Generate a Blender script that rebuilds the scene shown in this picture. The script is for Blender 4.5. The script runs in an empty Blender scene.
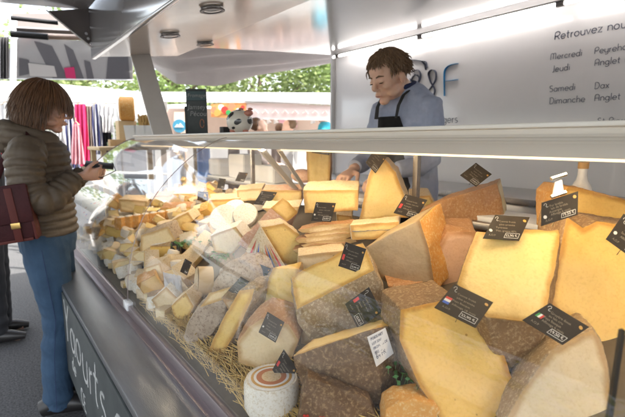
import bpy, bmesh, math, random
import numpy as np
from mathutils import Vector, Matrix, noise, Quaternion
random.seed(7)
R = math.radians
sc = bpy.context.scene
C = sc.collection
# ------------------------------------------------------------------ camera numbers (used to plan where things stand)
F, H, CX, CY = 425.0, 1.38, 312.5, 208.5
TH, AZ = R(9.1), R(37.8)
fv = Vector((math.sin(AZ)*math.cos(TH), math.cos(AZ)*math.cos(TH), -math.sin(TH)))
rv = Vector((math.cos(AZ), -math.sin(AZ), 0)); uv = rv.cross(fv)
O = Vector((0, 0, H)); UP = Vector((0, 0, 1)); fh = Vector((math.sin(AZ), math.cos(AZ), 0))
def ray(x, y): return fv*F + rv*(x-CX) - uv*(y-CY)
def U(x, y, d): return O + ray(x, y)*(d/F)
def PL(x, y, ax, v):
    d = ray(x, y); return O + d*((v-O[ax])/d[ax])
K, Z0, X0 = .33, .76, .42
def D(x, y):
    d = ray(x, y); return O + d*((Z0-K*X0-H)/(d[2]-K*d[0]))
def depth(p): return (p-O).dot(fv)
def dd(x, y): return depth(D(x, y))
def deckz(x): return Z0 + K*(x-X0)

# ------------------------------------------------------------------ materials
def mat(name, col, rough=.6, metal=0., col2=None, scale=20., amt=.5, bump=0., bscale=80., sss=0., spec=.5, emis=None, es=0., coat=0., stretch=None, detail=6., thr=None):
    m = bpy.data.materials.new(name); m.use_nodes = True
    n, l = m.node_tree.nodes, m.node_tree.links
    b = n['Principled BSDF']
    b.inputs['Base Color'].default_value = (*col, 1); b.inputs['Roughness'].default_value = rough
    b.inputs['Metallic'].default_value = metal; b.inputs['Specular IOR Level'].default_value = spec
    b.inputs['Coat Weight'].default_value = coat; b.inputs['Coat Roughness'].default_value = .08
    if sss: 
        b.inputs['Subsurface Weight'].default_value = sss; b.inputs['Subsurface Radius'].default_value = (1, .6, .3); b.inputs['Subsurface Scale'].default_value = .01
    if emis: b.inputs['Emission Color'].default_value = (*emis, 1); b.inputs['Emission Strength'].default_value = es
    tc = n.new('ShaderNodeTexCoord'); mp = n.new('ShaderNodeMapping'); l.new(tc.outputs['Object'], mp.inputs[0])
    if stretch: mp.inputs['Scale'].default_value = stretch
    if col2:
        t = n.new('ShaderNodeTexNoise'); t.inputs['Scale'].default_value = scale; t.inputs['Detail'].default_value = detail; t.inputs['Roughness'].default_value = .65
        l.new(mp.outputs[0], t.inputs['Vector'])
        r = n.new('ShaderNodeValToRGB'); lo, hi = thr if thr else (.5-.5*amt*.6, .5+.5*amt*.6)
        r.color_ramp.elements[0].position = lo; r.color_ramp.elements[1].position = hi
        r.color_ramp.elements[0].color = (*col, 1); r.color_ramp.elements[1].color = (*col2, 1)
        l.new(t.outputs['Fac'], r.inputs[0]); l.new(r.outputs[0], b.inputs['Base Color'])
    if bump:
        t2 = n.new('ShaderNodeTexNoise'); t2.inputs['Scale'].default_value = bscale; t2.inputs['Detail'].default_value = 5
        l.new(mp.outputs[0], t2.inputs['Vector'])
        bp = n.new('ShaderNodeBump'); bp.inputs['Strength'].default_value = bump; bp.inputs['Distance'].default_value = .003
        l.new(t2.outputs['Fac'], bp.inputs['Height']); l.new(bp.outputs[0], b.inputs['Normal'])
    return m
def paste(name, a, b, holes=0.):
    """cut cheese: soft mottling, knife drag, optional small eyes"""
    m = mat(name, a, .48, 0, b, 9, 1., .35, 130, sss=.25)
    n, l = m.node_tree.nodes, m.node_tree.links; bs = n['Principled BSDF']
    src = bs.inputs['Base Color'].links[0].from_socket
    fine = n.new('ShaderNodeTexNoise'); fine.inputs['Scale'].default_value = 160; fine.inputs['Detail'].default_value = 3
    tc = [k for k in n if k.type == 'TEX_COORD'][0]; l.new(tc.outputs['Object'], fine.inputs['Vector'])
    mx = n.new('ShaderNodeMix'); mx.data_type = 'RGBA'; mx.blend_type = 'MULTIPLY'; mx.inputs[0].default_value = .35
    rr = n.new('ShaderNodeValToRGB'); rr.color_ramp.elements[0].position = .28; rr.color_ramp.elements[0].color = (.78, .68, .52, 1)
    rr.color_ramp.elements[1].position = .5; rr.color_ramp.elements[1].color = (1, 1, 1, 1)
    l.new(fine.outputs['Fac'], rr.inputs[0]); l.new(src, mx.inputs[6]); l.new(rr.outputs[0], mx.inputs[7])
    out = mx.outputs[2]
    if holes:
        v = n.new('ShaderNodeTexVoronoi'); v.inputs['Scale'].default_value = 28; v.inputs['Randomness'].default_value = 1; l.new(tc.outputs['Object'], v.inputs['Vector'])
        r3 = n.new('ShaderNodeValToRGB'); r3.color_ramp.elements[0].position = holes; r3.color_ramp.elements[0].color = (.35, .22, .07, 1)
        r3.color_ramp.elements[1].position = holes+.03; r3.color_ramp.elements[1].color = (1, 1, 1, 1); l.new(v.outputs['Distance'], r3.inputs[0])
        m2 = n.new('ShaderNodeMix'); m2.data_type = 'RGBA'; m2.blend_type = 'MULTIPLY'; m2.inputs[0].default_value = .6
        l.new(out, m2.inputs[6]); l.new(r3.outputs[0], m2.inputs[7]); out = m2.outputs[2]
    at_ = n.new('ShaderNodeAttribute'); at_.attribute_name = 'edge'; nz = n.new('ShaderNodeTexNoise'); nz.inputs['Scale'].default_value = 25; l.new(tc.outputs['Object'], nz.inputs['Vector'])
    ad = n.new('ShaderNodeMath'); ad.operation = 'MULTIPLY_ADD'; ad.inputs[1].default_value = -.016; l.new(nz.outputs['Fac'], ad.inputs[0]); l.new(at_.outputs['Fac'], ad.inputs[2])
    er = n.new('ShaderNodeValToRGB'); er.color_ramp.elements[0].position = 0; er.color_ramp.elements[0].color = (.70, .56, .38, 1); er.color_ramp.elements[1].position = .012; er.color_ramp.elements[1].color = (1, 1, 1, 1)
    l.new(ad.outputs[0], er.inputs[0]); m3 = n.new('ShaderNodeMix'); m3.data_type = 'RGBA'; m3.blend_type = 'MULTIPLY'; m3.inputs[0].default_value = 1
    l.new(out, m3.inputs[6]); l.new(er.outputs[0], m3.inputs[7]); out = m3.outputs[2]
    l.new(out, bs.inputs['Base Color']); return m
def rind(name, a, b, c, s=14., rough=.75, bump=.9):
    m = mat(name, a, rough, 0, b, s, 1.1, bump, 110)
    n, l = m.node_tree.nodes, m.node_tree.links; bs = n['Principled BSDF']
    src = bs.inputs['Base Color'].links[0].from_socket
    tc = [k for k in n if k.type == 'TEX_COORD'][0]
    t = n.new('ShaderNodeTexNoise'); t.inputs['Scale'].default_value = s*9; t.inputs['Detail'].default_value = 8; t.inputs['Roughness'].default_value = .7; l.new(tc.outputs['Object'], t.inputs['Vector'])
    r = n.new('ShaderNodeValToRGB'); r.color_ramp.elements[0].position = .5; r.color_ramp.elements[1].position = .64; l.new(t.outputs['Fac'], r.inputs[0])
    mx = n.new('ShaderNodeMix'); mx.data_type = 'RGBA'; l.new(r.outputs[0], mx.inputs[0]); l.new(src, mx.inputs[6]); mx.inputs[7].default_value = (*c, 1)
    l.new(mx.outputs[2], bs.inputs['Base Color']); return m
P = {
 'gold': paste('paste_gold', (.76, .47, .11), (.81, .55, .18)),
 'goldh': paste('paste_gold_eyes', (.74, .45, .10), (.80, .53, .17), .06),
 'yellow': paste('paste_yellow', (.80, .57, .19), (.83, .63, .28)),
 'yelh': paste('paste_yellow_eyes', (.80, .54, .12), (.83, .61, .22), .06),
 'cream': paste('paste_cream', (.80, .63, .33), (.83, .70, .44)),
 'creamh': paste('paste_cream_eyes', (.72, .56, .32), (.80, .66, .42), .07),
 'tan': paste('paste_tan', (.60, .42, .22), (.70, .52, .30)),
 'pinkt': paste('paste_pink', (.62, .38, .24), (.68, .46, .30)),
 'drab': paste('paste_drab', (.40, .29, .16), (.50, .38, .22), .05),
 'mott': paste('paste_mottled', (.55, .42, .24), (.66, .54, .34)),
}
Q = {
 'brown': rind('rind_brown', (.20, .11, .05), (.30, .18, .08), (.42, .29, .15)),
 'dark': rind('rind_dark', (.10, .052, .022), (.19, .105, .045), (.33, .21, .10)),
 'rust': rind('rind_rust', (.36, .17, .07), (.45, .24, .10), (.52, .33, .18)),
 'orange': rind('rind_orange', (.62, .27, .05), (.72, .38, .10), (.75, .52, .24)),
 'grey': rind('rind_grey', (.22, .14, .07), (.40, .28, .15), (.54, .42, .26), 16),
 'mould': rind('rind_mould', (.34, .25, .16), (.58, .46, .33), (.24, .16, .10), 14),
 'cream': rind('rind_cream', (.68, .52, .32), (.76, .64, .44), (.58, .40, .20), 20, .65, .5),
 'white': rind('rind_white', (.78, .72, .60), (.82, .78, .70), (.62, .52, .36), 20, .7, .5),
 'pink': rind('rind_pink', (.60, .33, .22), (.66, .42, .28), (.74, .56, .42), 12, .6, .4),
 'ash': rind('rind_ash', (.14, .13, .12), (.30, .28, .25), (.5, .48, .44), 30),
}
M = {
 'steel': mat('brushed_steel', (.34, .31, .29), .27, .9, (.44, .41, .38), 5, .8, .25, 60, stretch=(30, 1, 30)),
 'ledge': mat('worn_steel_ledge', (.24, .245, .25), .30, .75, (.33, .335, .34), 4, .9, .25, 50, stretch=(14, 1.4, 14)),
 'rail': mat('satin_rail', (.34, .29, .30), .33, .75),
 'alu': mat('grey_painted_aluminium', (.58, .57, .56), .42, .1, (.63, .62, .61), 6, .6),
 'canopy': mat('cream_enamel', (.84, .77, .68), .30, 0, (.87, .81, .73), 3, .6),
 'soffit': mat('beige_soffit', (.66, .57, .48), .25, 0, (.71, .62, .53), 2, .6, coat=.4),
 'ceil': mat('glossy_ceiling', (.76, .75, .75), .13, .5, (.80, .79, .79), 2, .5, .10, 5),
 'fascia': mat('glossy_grey_panel', (.46, .45, .46), .14, .4, (.52, .51, .52), 2, .6, .06, 7),
 'panel': mat('white_panel', (.82, .79, .79), .22, .0, (.85, .82, .82), 2, .5, coat=.3),
 'lightgrey': mat('pale_grey_panel', (.55, .55, .56), .2, .2),
 'shadowgrey': mat('painted_shadow_grey', (.16, .16, .18), .3),  # flat grey standing in for cast shadow on the neighbour awning
 'bracket': mat('brown_grey_plate', (.20, .18, .175), .45, .3),
 'black': mat('black_metal', (.02, .02, .02), .4, .2),
 'blackrub': mat('black_rubber', (.015, .015, .015), .7),
 'deck': mat('deck_tray', (.09, .072, .05), .5, 0, (.15, .12, .085), 12, .8),
 'case': mat('case_front', (.06, .06, .065), .5),
 'slate': mat('slate_board', (.028, .034, .036), .6, 0, (.07, .08, .08), 6, .9, .2, 40),
 'chalk': mat('chalk', (.22, .23, .23), .95, 0, (.48, .48, .47), 60, 1.),
 'card': mat('price_card', (.030, .023, .017), .55, 0, (.042, .033, .024), 30, .6, spec=.25),
 'ink': mat('card_white_ink', (.72, .70, .64), .6),
 'inkdim': mat('card_grey_ink', (.26, .22, .16), .6),
 'seal': mat('gold_seal', (.55, .30, .07), .4),
 'red': mat('red_ink', (.6, .04, .03), .5),
 'blue': mat('blue_ink', (.04, .12, .5), .5),
 'greenink': mat('green_ink', (.04, .3, .08), .5),
 'logo_blue': mat('logo_blue', (.02, .28, .60), .4),
 'lettering': mat('wall_lettering', (.09, .10, .15), .5),
 'letterblue': mat('wall_lettering_accent', (.10, .25, .5), .5),
 'skin': mat('skin', (.74, .46, .33), .5, 0, (.79, .51, .38), 8, .6, .2, 160, sss=.25),
 'skin2': mat('pale_skin', (.56, .33, .25), .5, 0, (.62, .38, .29), 8, .6, .2, 160, sss=.25),
 'hair': mat('brown_hair', (.11, .064, .035), .5, 0, (.25, .155, .085), 60, .9, .6, 200, stretch=(1, 1, .15)),
 'hair2': mat('chestnut_hair', (.10, .045, .02), .42, 0, (.17, .085, .04), 60, .9, .6, 200, stretch=(1, 1, .12)),
 'eyew': mat('eye_white', (.7, .66, .62), .2), 'eyed': mat('eye_dark', (.03, .018, .01), .15),
 'lip': mat('lips', (.46, .19, .15), .45),
 'sweat': mat('blue_grey_sweatshirt', (.36, .41, .56), .85, 0, (.44, .49, .64), 50, .8, .5, 220),
 'navy': mat('navy_knit', (.02, .03, .09), .85),
 'apron': mat('black_apron', (.022, .022, .024), .8, 0, (.035, .034, .036), 30, .6, .3, 90),
 'puffer': mat('olive_brown_nylon', (.090, .066, .045), .60, 0, (.115, .086, .060), 14, .7, .5, 45, spec=.4),
 'jeans': mat('blue_denim', (.014, .038, .078), .85, 0, (.042, .088, .155), 7, .9, .5, 260),
 'leather': mat('maroon_leather', (.036, .008, .010), .6, 0, (.060, .014, .016), 14, .8, .4, 90, spec=.25),
 'leather2': mat('maroon_strap_leather', (.10, .024, .02), .6, spec=.25),
 'shoe': mat('black_shoe', (.018, .016, .016), .4),
 'trouser': mat('black_trouser', (.02, .02, .024), .8),
 'brass': mat('brass', (.5, .34, .12), .3, .9),
 'chrome': mat('chrome', (.6, .6, .6), .15, 1.),
 'asphalt': mat('asphalt', (.012, .012, .013), .8, 0, (.10, .10, .104), 95, .5, 1., 90, detail=10),
 'paper': mat('white_paper', (.76, .75, .73), .6, 0, (.80, .79, .78), 20, .5, .3, 40),
 'plastic': mat('crinkled_film', (.80, .80, .82), .18, 0, None, bump=.9, bscale=60),
 'straw': mat('straw', (.56, .36, .10), .6, 0, (.70, .50, .18), 30, .9),
 'leaf': mat('herb_leaf', (.05, .16, .035), .5, 0, (.10, .26, .07), 40, .9),
 'wood': mat('poplar_box', (.62, .44, .24), .7, 0, (.70, .54, .32), 12, .9, stretch=(1, 1, 10)),
 'canvas': mat('awning_canvas', (.50, .47, .46), .75, 0, (.56, .53, .52), 4, .7, .4, 30),
 'canvasd': mat('dark_curtain', (.20, .19, .20), .8, 0, (.30, .29, .29), 6, .8),
 'tent': mat('tent_white', (.78, .77, .75), .7),
 'stall': mat('stall_beige', (.50, .36, .29), .7, 0, (.56, .42, .34), 3, .7),
 'terracotta': mat('terracotta', (.5, .2, .1), .7),
 'teal': mat('teal_cotton', (.02, .30, .40), .8), 'pinkc': mat('pink_cotton', (.75, .05, .20), .8), 'pinkl': mat('pale_pink_cotton', (.75, .40, .45), .8),
 'whitec': mat('white_cotton', (.74, .73, .72), .8), 'taupe': mat('taupe_cotton', (.35, .28, .24), .8), 'skyc': mat('pale_blue_cotton', (.35, .48, .70), .8),
 'blackc': mat('black_cotton', (.03, .03, .035), .8), 'redc': mat('red_cotton', (.55, .05, .05), .8),
 'bark': mat('bark', (.10, .07, .05), .9, 0, (.16, .12, .08), 10, .9, .8, 20),
 'foliage': mat('foliage', (.05, .12, .02), .6, 0, (.12, .20, .045), 1.2, 1.),
 'foliage2': mat('foliage_light', (.10, .17, .04), .6, 0, (.16, .22, .07), 1.2, 1.),
 'ceramic': mat('glazed_ceramic', (.82, .77, .68), .2, coat=.5), 'ceramicd': mat('glazed_dark_patch', (.03, .03, .03), .2, coat=.5), 'snout': mat('glazed_pink', (.55, .22, .16), .25),
 'led': mat('led_tube', (1, .9, .75), .5, emis=(1, .80, .52), es=8.2), 'ledfar': mat('led_tube_far', (1, .9, .75), .5, emis=(1, .86, .64), es=14.),
 'diffuser': mat('led_diffuser', (.9, .8, .6), .5, emis=(1, .70, .36), es=.42),
 'tube': mat('ceiling_tube_light', (1, 1, 1), .5, emis=(1, .96, .92), es=3.0),
 'lampoff': mat('downlight_glass', (.12, .11, .10), .2, .3),
 'bag': mat('kraft', (.45, .30, .16), .8, 0, (.52, .36, .2), 10, .6),
 'reedbag': mat('wheat_bundle', (.40, .25, .08), .8, 0, (.58, .40, .16), 40, 1., .8, 60),
 'food': mat('food_photo_print', (.75, .18, .02), .5, 0, (.80, .55, .20), 9, 1.1),
 'roundel': mat('roundel_blue', (.06, .28, .42), .5),
 'faded': mat('faded_red', (.62, .42, .38), .7), 'floorm': mat('truck_floor', (.18, .17, .16), .6),
}
def stripes(name, a, b, scale, axis='X'):
    m = mat(name, a, .8); n, l = m.node_tree.nodes, m.node_tree.links
    w = n.new('ShaderNodeTexWave'); w.bands_direction = axis; w.inputs['Scale'].default_value = scale; w.inputs['Distortion'].default_value = .6
    tc = n['Texture Coordinate']; l.new(tc.outputs['Object'], w.inputs['Vector'])
    r = n.new('ShaderNodeValToRGB'); r.color_ramp.interpolation = 'CONSTANT'; r.color_ramp.elements[1].position = .5
    r.color_ramp.elements[0].color = (*a, 1); r.color_ramp.elements[1].color = (*b, 1)
    l.new(w.outputs['Fac'], r.inputs[0]); l.new(r.outputs[0], n['Principled BSDF'].inputs['Base Color']); return m
M['navystripe'] = stripes('navy_white_stripes', (.06, .07, .2), (.65, .65, .68), 7)
M['bwstripe'] = stripes('red_white_stripes', (.6, .1, .1), (.7, .7, .7), 9)
def translucent(name, col, f=.5, rough=.8):
    m = bpy.data.materials.new(name); m.use_nodes = True; n, l = m.node_tree.nodes, m.node_tree.links; n.remove(n['Principled BSDF'])
    a = n.new('ShaderNodeBsdfDiffuse'); b = n.new('ShaderNodeBsdfTranslucent'); mx = n.new('ShaderNodeMixShader'); mx.inputs[0].default_value = f
    t = n.new('ShaderNodeTexNoise'); t.inputs['Scale'].default_value = 3; r = n.new('ShaderNodeValToRGB'); r.color_ramp.elements[0].color = (*[c*.88 for c in col], 1); r.color_ramp.elements[1].color = (*col, 1)
    tc = n.new('ShaderNodeTexCoord'); l.new(tc.outputs['Object'], t.inputs['Vector']); l.new(t.outputs['Fac'], r.inputs[0])
    for q in (a, b): l.new(r.outputs[0], q.inputs['Color'])
    l.new(a.outputs[0], mx.inputs[1]); l.new(b.outputs[0], mx.inputs[2]); l.new(mx.outputs[0], n['Material Output'].inputs['Surface']); return m
M['tent'] = translucent('white_tent_cloth', (.82, .81, .79), .5); M['canvas'] = mat('grey_canvas', (.46, .43, .43), .8, 0, (.56, .53, .53), 3, .8, .3, 20)
M['foliage'] = translucent('leaves_green', (.24, .32, .12), .5); M['foliage2'] = translucent('leaves_light_green', (.30, .36, .16), .5)
def glassmat(name='clear_glass', tint=(1, 1, 1), base=.016):
    m = bpy.data.materials.new(name); m.use_nodes = True; n, l = m.node_tree.nodes, m.node_tree.links
    n.remove(n['Principled BSDF']); out = n['Material Output']
    t = n.new('ShaderNodeBsdfTransparent'); t.inputs[0].default_value = (*tint, 1)
    g = n.new('ShaderNodeBsdfGlossy'); g.inputs['Roughness'].default_value = .015
    lw = n.new('ShaderNodeLayerWeight'); lw.inputs['Blend'].default_value = .5
    p = n.new('ShaderNodeMath'); p.operation = 'POWER'; p.inputs[1].default_value = 4.8; l.new(lw.outputs['Facing'], p.inputs[0])
    q = n.new('ShaderNodeMath'); q.operation = 'MULTIPLY_ADD'; q.inputs[1].default_value = .9; q.inputs[2].default_value = base; l.new(p.outputs[0], q.inputs[0])
    mx = n.new('ShaderNodeMixShader'); l.new(q.outputs[0], mx.inputs[0]); l.new(t.outputs[0], mx.inputs[1]); l.new(g.outputs[0], mx.inputs[2])
    l.new(mx.outputs[0], out.inputs['Surface']); return m
M['glass'] = glassmat(); M['film'] = glassmat('cling_film', (.96, .95, .93), .07)

# ------------------------------------------------------------------ object helpers
def tagp(o, label=None, cat=None, group=None, kind=None):
    if label: o['label'] = label
    if cat: o['category'] = cat
    if group: o['group'] = group
    if kind: o['kind'] = kind
    return o
def empty(name, label, cat, loc=(0, 0, 0), group=None, rot=None):
    o = bpy.data.objects.new(name, None); C.objects.link(o); o.location = loc; o.empty_display_size = .05
    if rot: o.rotation_euler = rot
    return tagp(o, label, cat, group)
def smooth(me, ang=38):
    for p in me.polygons: p.use_smooth = True
    me.set_sharp_from_angle(angle=R(ang))
def link(name, me, m, parent=None, sm=38):
    """one mesh object; geometry is authored in world space and re-based on its thing's origin"""
    if sm: smooth(me, sm)
    me.materials.clear(); me.materials.append(m)
    o = bpy.data.objects.new(name, me); C.objects.link(o)
    if parent:
        root = parent
        off = Matrix.Translation(root.location) @ root.rotation_euler.to_matrix().to_4x4() if not root.parent else root.parent.matrix_basis @ root.matrix_basis
        me.transform(off.inverted()); o.parent = parent
    else:
        co = [v.co for v in me.vertices]
        if co:
            c = Vector(((min(v.x for v in co)+max(v.x for v in co))/2, (min(v.y for v in co)+max(v.y for v in co))/2, min(v.z for v in co)))
            me.transform(Matrix.Translation(-c)); o.location = c
    return o
def tomesh(bm, name='m'):
    me = bpy.data.meshes.new(name); bmesh.ops.recalc_face_normals(bm, faces=bm.faces); bm.to_mesh(me); bm.free(); return me
def obj(name, bm, m, parent=None, sm=38): return link(name, tomesh(bm, name), m, parent, sm)
def NB(): return bmesh.new()
def frame(direction, up=UP):
    z = Vector(direction).normalized(); x = Vector(up).cross(z)
    if x.length < 1e-4: x = Vector((1, 0, 0)).cross(z)
    x.normalize(); y = z.cross(x); return x, y, z
def box(bm, c, s, rot=None, bev=0.):
    r = bmesh.ops.create_cube(bm, size=1); vs = r['verts']
    mtx = Matrix.Translation(c) @ (rot.to_4x4() if rot else Matrix.Identity(4)) @ Matrix.Diagonal((*s, 1))
    bmesh.ops.transform(bm, matrix=mtx, verts=vs)
    if bev:
        es = list({e for v in vs for e in v.link_edges}); bmesh.ops.bevel(bm, geom=es, offset=bev, segments=2, affect='EDGES', profile=.5)
def cyl(bm, a, b, r1, r2=None, seg=16, caps=True):
    a, b = Vector(a), Vector(b); r2 = r1 if r2 is None else r2; x, y, z = frame(b-a)
    A = [bm.verts.new(a + (x*math.cos(t)+y*math.sin(t))*r1) for t in [2*math.pi*i/seg for i in range(seg)]]
    B = [bm.verts.new(b + (x*math.cos(t)+y*math.sin(t))*r2) for t in [2*math.pi*i/seg for i in range(seg)]]
    for i in range(seg): bm.faces.new((A[i], A[(i+1) % seg], B[(i+1) % seg], B[i]))
    if caps: bm.faces.new(A[::-1]); bm.faces.new(B)
def tube(bm, pts, r, seg=8, caps=True, up=UP):
    """loft; r is a number, a list of numbers or of (a, b) half axes"""
    pts = [Vector(p) for p in pts]; n = len(pts)
    rr = r if isinstance(r, (list, tuple)) else [r]*n
    rings = []; px = None
    for i, p in enumerate(pts):
        t = (pts[min(i+1, n-1)]-pts[max(i-1, 0)])
        x, y, z = frame(t, up)
        if px is not None and abs(x.dot(px)) < .5 and up == UP:
            x = (px - z*px.dot(z)).normalized(); y = z.cross(x)
        elif px is not None and x.dot(px) < 0: x, y = -x, -y
        px = x
        a, b = (rr[i] if isinstance(rr[i], (list, tuple)) else (rr[i], rr[i]))
        rings.append([bm.verts.new(p + x*math.cos(q)*a + y*math.sin(q)*b) for q in [2*math.pi*k/seg for k in range(seg)]])
    for i in range(n-1):
        for k in range(seg): bm.faces.new((rings[i][k], rings[i][(k+1) % seg], rings[i+1][(k+1) % seg], rings[i+1][k]))
    if caps: bm.faces.new(rings[0][::-1]); bm.faces.new(rings[-1])
def ell(bm, c, r, rot=None, sub=3):
    q = bmesh.ops.create_icosphere(bm, subdivisions=sub, radius=1)
    m = Matrix.Translation(c) @ (rot.to_4x4() if rot else Matrix.Identity(4)) @ Matrix.Diagonal((*r, 1)); bmesh.ops.transform(bm, matrix=m, verts=q['verts'])
def quadstrip(bm, pts, w):  # thick bar between points, rectangular section w=(a,b)
    tube(bm, pts, [(w[0], w[1])]*len(pts), 4)
def polyprism(bm, pts, vec):
    a = [bm.verts.new(p) for p in pts]; b = [bm.verts.new(Vector(p)+Vector(vec)) for p in pts]; n = len(pts)
    bm.faces.new(a); bm.faces.new(b[::-1])
    for i in range(n): bm.faces.new((a[i], b[i], b[(i+1) % n], a[(i+1) % n]))
def fuse(bm, voxel=.004, it=6, fac=.5):
    me = tomesh(bm); o = bpy.data.objects.new('t', me); C.objects.link(o)
    m = o.modifiers.new('r', 'REMESH'); m.mode = 'VOXEL'; m.voxel_size = voxel
    if it: s = o.modifiers.new('s', 'SMOOTH'); s.iterations = it; s.factor = fac
    dg = bpy.context.evaluated_depsgraph_get(); dg.update(); out = bpy.data.meshes.new_from_object(o.evaluated_get(dg))
    bpy.data.objects.remove(o); bpy.data.meshes.remove(me); return out
def disp(me, fn):
    n = len(me.vertices); co = np.empty(n*3); no = np.empty(n*3); me.vertices.foreach_get('co', co); me.vertices.foreach_get('normal', no)
    d = np.array([fn(Vector(c)) for c in co.reshape(-1, 3)]); co = (co.reshape(-1, 3)+no.reshape(-1, 3)*d[:, None]).ravel(); me.vertices.foreach_set('co', co); me.update()
def text(s, loc, xdir, ydir, size, m, parent, name='lettering', ext=.0008, thin=0., shear=0., align='LEFT', space=1.):
    cu = bpy.data.curves.new('t', 'FONT'); cu.body = s; cu.size = size; cu.extrude = ext; cu.offset = thin; cu.shear = shear; cu.align_x = align; cu.space_character = space
    o = bpy.data.objects.new('t', cu); C.objects.link(o); dg = bpy.context.evaluated_depsgraph_get(); dg.update()
    me = bpy.data.meshes.new_from_object(o.evaluated_get(dg)); bpy.data.objects.remove(o)
    x = Vector(xdir).normalized(); z = x.cross(Vector(ydir)).normalized(); y = z.cross(x)
    me.transform(Matrix((( x.x, y.x, z.x, loc[0]), (x.y, y.y, z.y, loc[1]), (x.z, y.z, z.z, loc[2]), (0, 0, 0, 1))))
    return link(name, me, m, parent, 0)
def copy_tree(o, loc=None, rot=None, label=None, group=None, scale=None):
    c = o.copy(); C.objects.link(c)
    for ch in o.children:
        k = ch.copy(); C.objects.link(k); k.parent = c
        for g in ch.children:
            g2 = g.copy(); C.objects.link(g2); g2.parent = k
    if loc is not None: c.location = loc
    if rot is not None: c.rotation_euler = rot
    if label: c['label'] = label
    if group: c['group'] = group
    if scale: c.scale = (scale,)*3
    return c

# ------------------------------------------------------------------ world, sun, camera
w = bpy.data.worlds.new("World"); sc.world = w; w.use_nodes = True; n, l = w.node_tree.nodes, w.node_tree.links
bg = n['Background']; bg.inputs[1].default_value = .15
sky = n.new('ShaderNodeTexSky'); sky.sky_type = 'NISHITA'; sky.sun_disc = False
sd = Vector((.42, -.55, 0)).normalized(); EL = R(56)
sky.sun_elevation = EL; sky.sun_rotation = math.atan2(sd.x, sd.y); sky.dust_density = 3.5; sky.air_density = 1.2; sky.ozone_density = .7
hs = n.new('ShaderNodeHueSaturation'); hs.inputs['Saturation'].default_value = .45; l.new(sky.outputs[0], hs.inputs['Color']); l.new(hs.outputs[0], bg.inputs[0])
sl = bpy.data.lights.new('sun', 'SUN'); sl.energy = 2.9; sl.angle = R(.5); sl.color = (1, .95, .87)
so = bpy.data.objects.new('sun', sl); C.objects.link(so); so.location = (3, -4, 8)
so.rotation_euler = (sd*math.cos(EL)+UP*math.sin(EL)).to_track_quat('Z', 'Y').to_euler()
cam = bpy.data.cameras.new('camera'); co = bpy.data.objects.new('camera', cam); C.objects.link(co); sc.camera = co
cam.sensor_width = 36; cam.lens = F/625*36; cam.clip_start = .02; cam.clip_end = 400
cam.dof.use_dof = True; cam.dof.focus_distance = 1.15; cam.dof.aperture_fstop = 5.0; co.location = O; co.rotation_euler = fv.to_track_quat('-Z', 'Y').to_euler()
sc.view_settings.view_transform = 'Standard'; sc.view_settings.look = 'None'; sc.view_settings.gamma = 1; sc.view_settings.use_curve_mapping = False
sc.view_settings.exposure = 2.45
sc.cycles.max_bounces = 10; sc.cycles.transparent_max_bounces = 24; sc.cycles.glossy_bounces = 6; sc.cycles.diffuse_bounces = 4
sc.cycles.caustics_reflective = False; sc.cycles.caustics_refractive = False; sc.cycles.use_denoising = True; sc.cycles.sample_clamp_indirect = 6

# ------------------------------------------------------------------ setting
bm = NB(); bmesh.ops.create_grid(bm, x_segments=4, y_segments=4, size=90); g = obj('ground', bm, M['asphalt'], None, 0); tagp(g, kind='structure')
g.location = (0, 0, 0)

exec_order = []
# ================================================================== MARKET TRUCK
TK = empty('market_truck', 'open white market truck with glossy ceiling, beige soffit and lettered rear wall behind the vendor', 'truck', (1.9, .8, 0))
YE, YN = 3.6, -1.7
# soffit (tilted) Y -1.7..3.9, X .79 z2.04 -> 1.49 z2.13
bm = NB(); polyprism(bm, [(.80, YN, 2.045), (1.49, YN, 2.13), (1.49, 3.9, 2.13), (.80, 3.9, 2.045)], (0, 0, .05)); sof = obj('soffit', bm, M['soffit'], TK)
for i, (x, y) in enumerate([(170, 34), (212, 8), (205, 43)]):
    # recessed downlights
    d = ray(x, y); nrm = Vector((-.085, 0, .7)).normalized(); p0 = Vector((.80, 0, 2.045)); t = (p0-O).dot(nrm)/d.dot(nrm); p = O+d*t
    q = nrm
    bm = NB(); cyl(bm, p+q*.01, p-q*.006, .062, .058, 28); cyl(bm, p-q*.005, p-q*.010, .040, .036, 24)
    s = obj('downlight', bm, M['lampoff'], sof)
    bm = NB()
    for a in range(28):
        t0, t1 = 2*math.pi*a/28, 2*math.pi*(a+1)/28; x_, y_, z_ = frame(q)
        pts = [p-q*.012 + (x_*math.cos(t)+y_*math.sin(t))*r for t, r in ((t0, .048), (t1, .048), (t1, .066), (t0, .066))]
        f = [bm.verts.new(v) for v in pts]; bm.faces.new(f)
    bmesh.ops.remove_doubles(bm, verts=bm.verts, dist=1e-4)
    bmesh.ops.solidify(bm, geom=bm.faces[:], thickness=-.006)
    obj('downlight_ring', bm, M['bracket'], sof)
bm = NB(); box(bm, (.788, (YN+3.9)/2, 2.30), (.018, 3.9-YN, .53), None, .003); box(bm, (.795, (YN+3.9)/2, 2.035), (.03, 3.9-YN, .022), None, .004)
obj('header_fascia', bm, M['fascia'], TK)
bm = NB(); polyprism(bm, [(1.492, YN, 2.16), (3.14, YN, 2.285), (3.14, YE, 2.285), (1.492, YE, 2.16)], (0, 0, .03)); obj('ceiling_panel', bm, M['ceil'], TK)
bm = NB(); box(bm, (1.95, (YN+3.9)/2, 2.60), (2.4, 3.9-YN, .04)); obj('roof_skin', bm, M['panel'], TK)
bm = NB(); box(bm, (3.115, (YN+YE)/2, 1.29), (.03, YE-YN, 1.98), None, .004); wall = obj('rear_wall', bm, M['panel'], TK)
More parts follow.
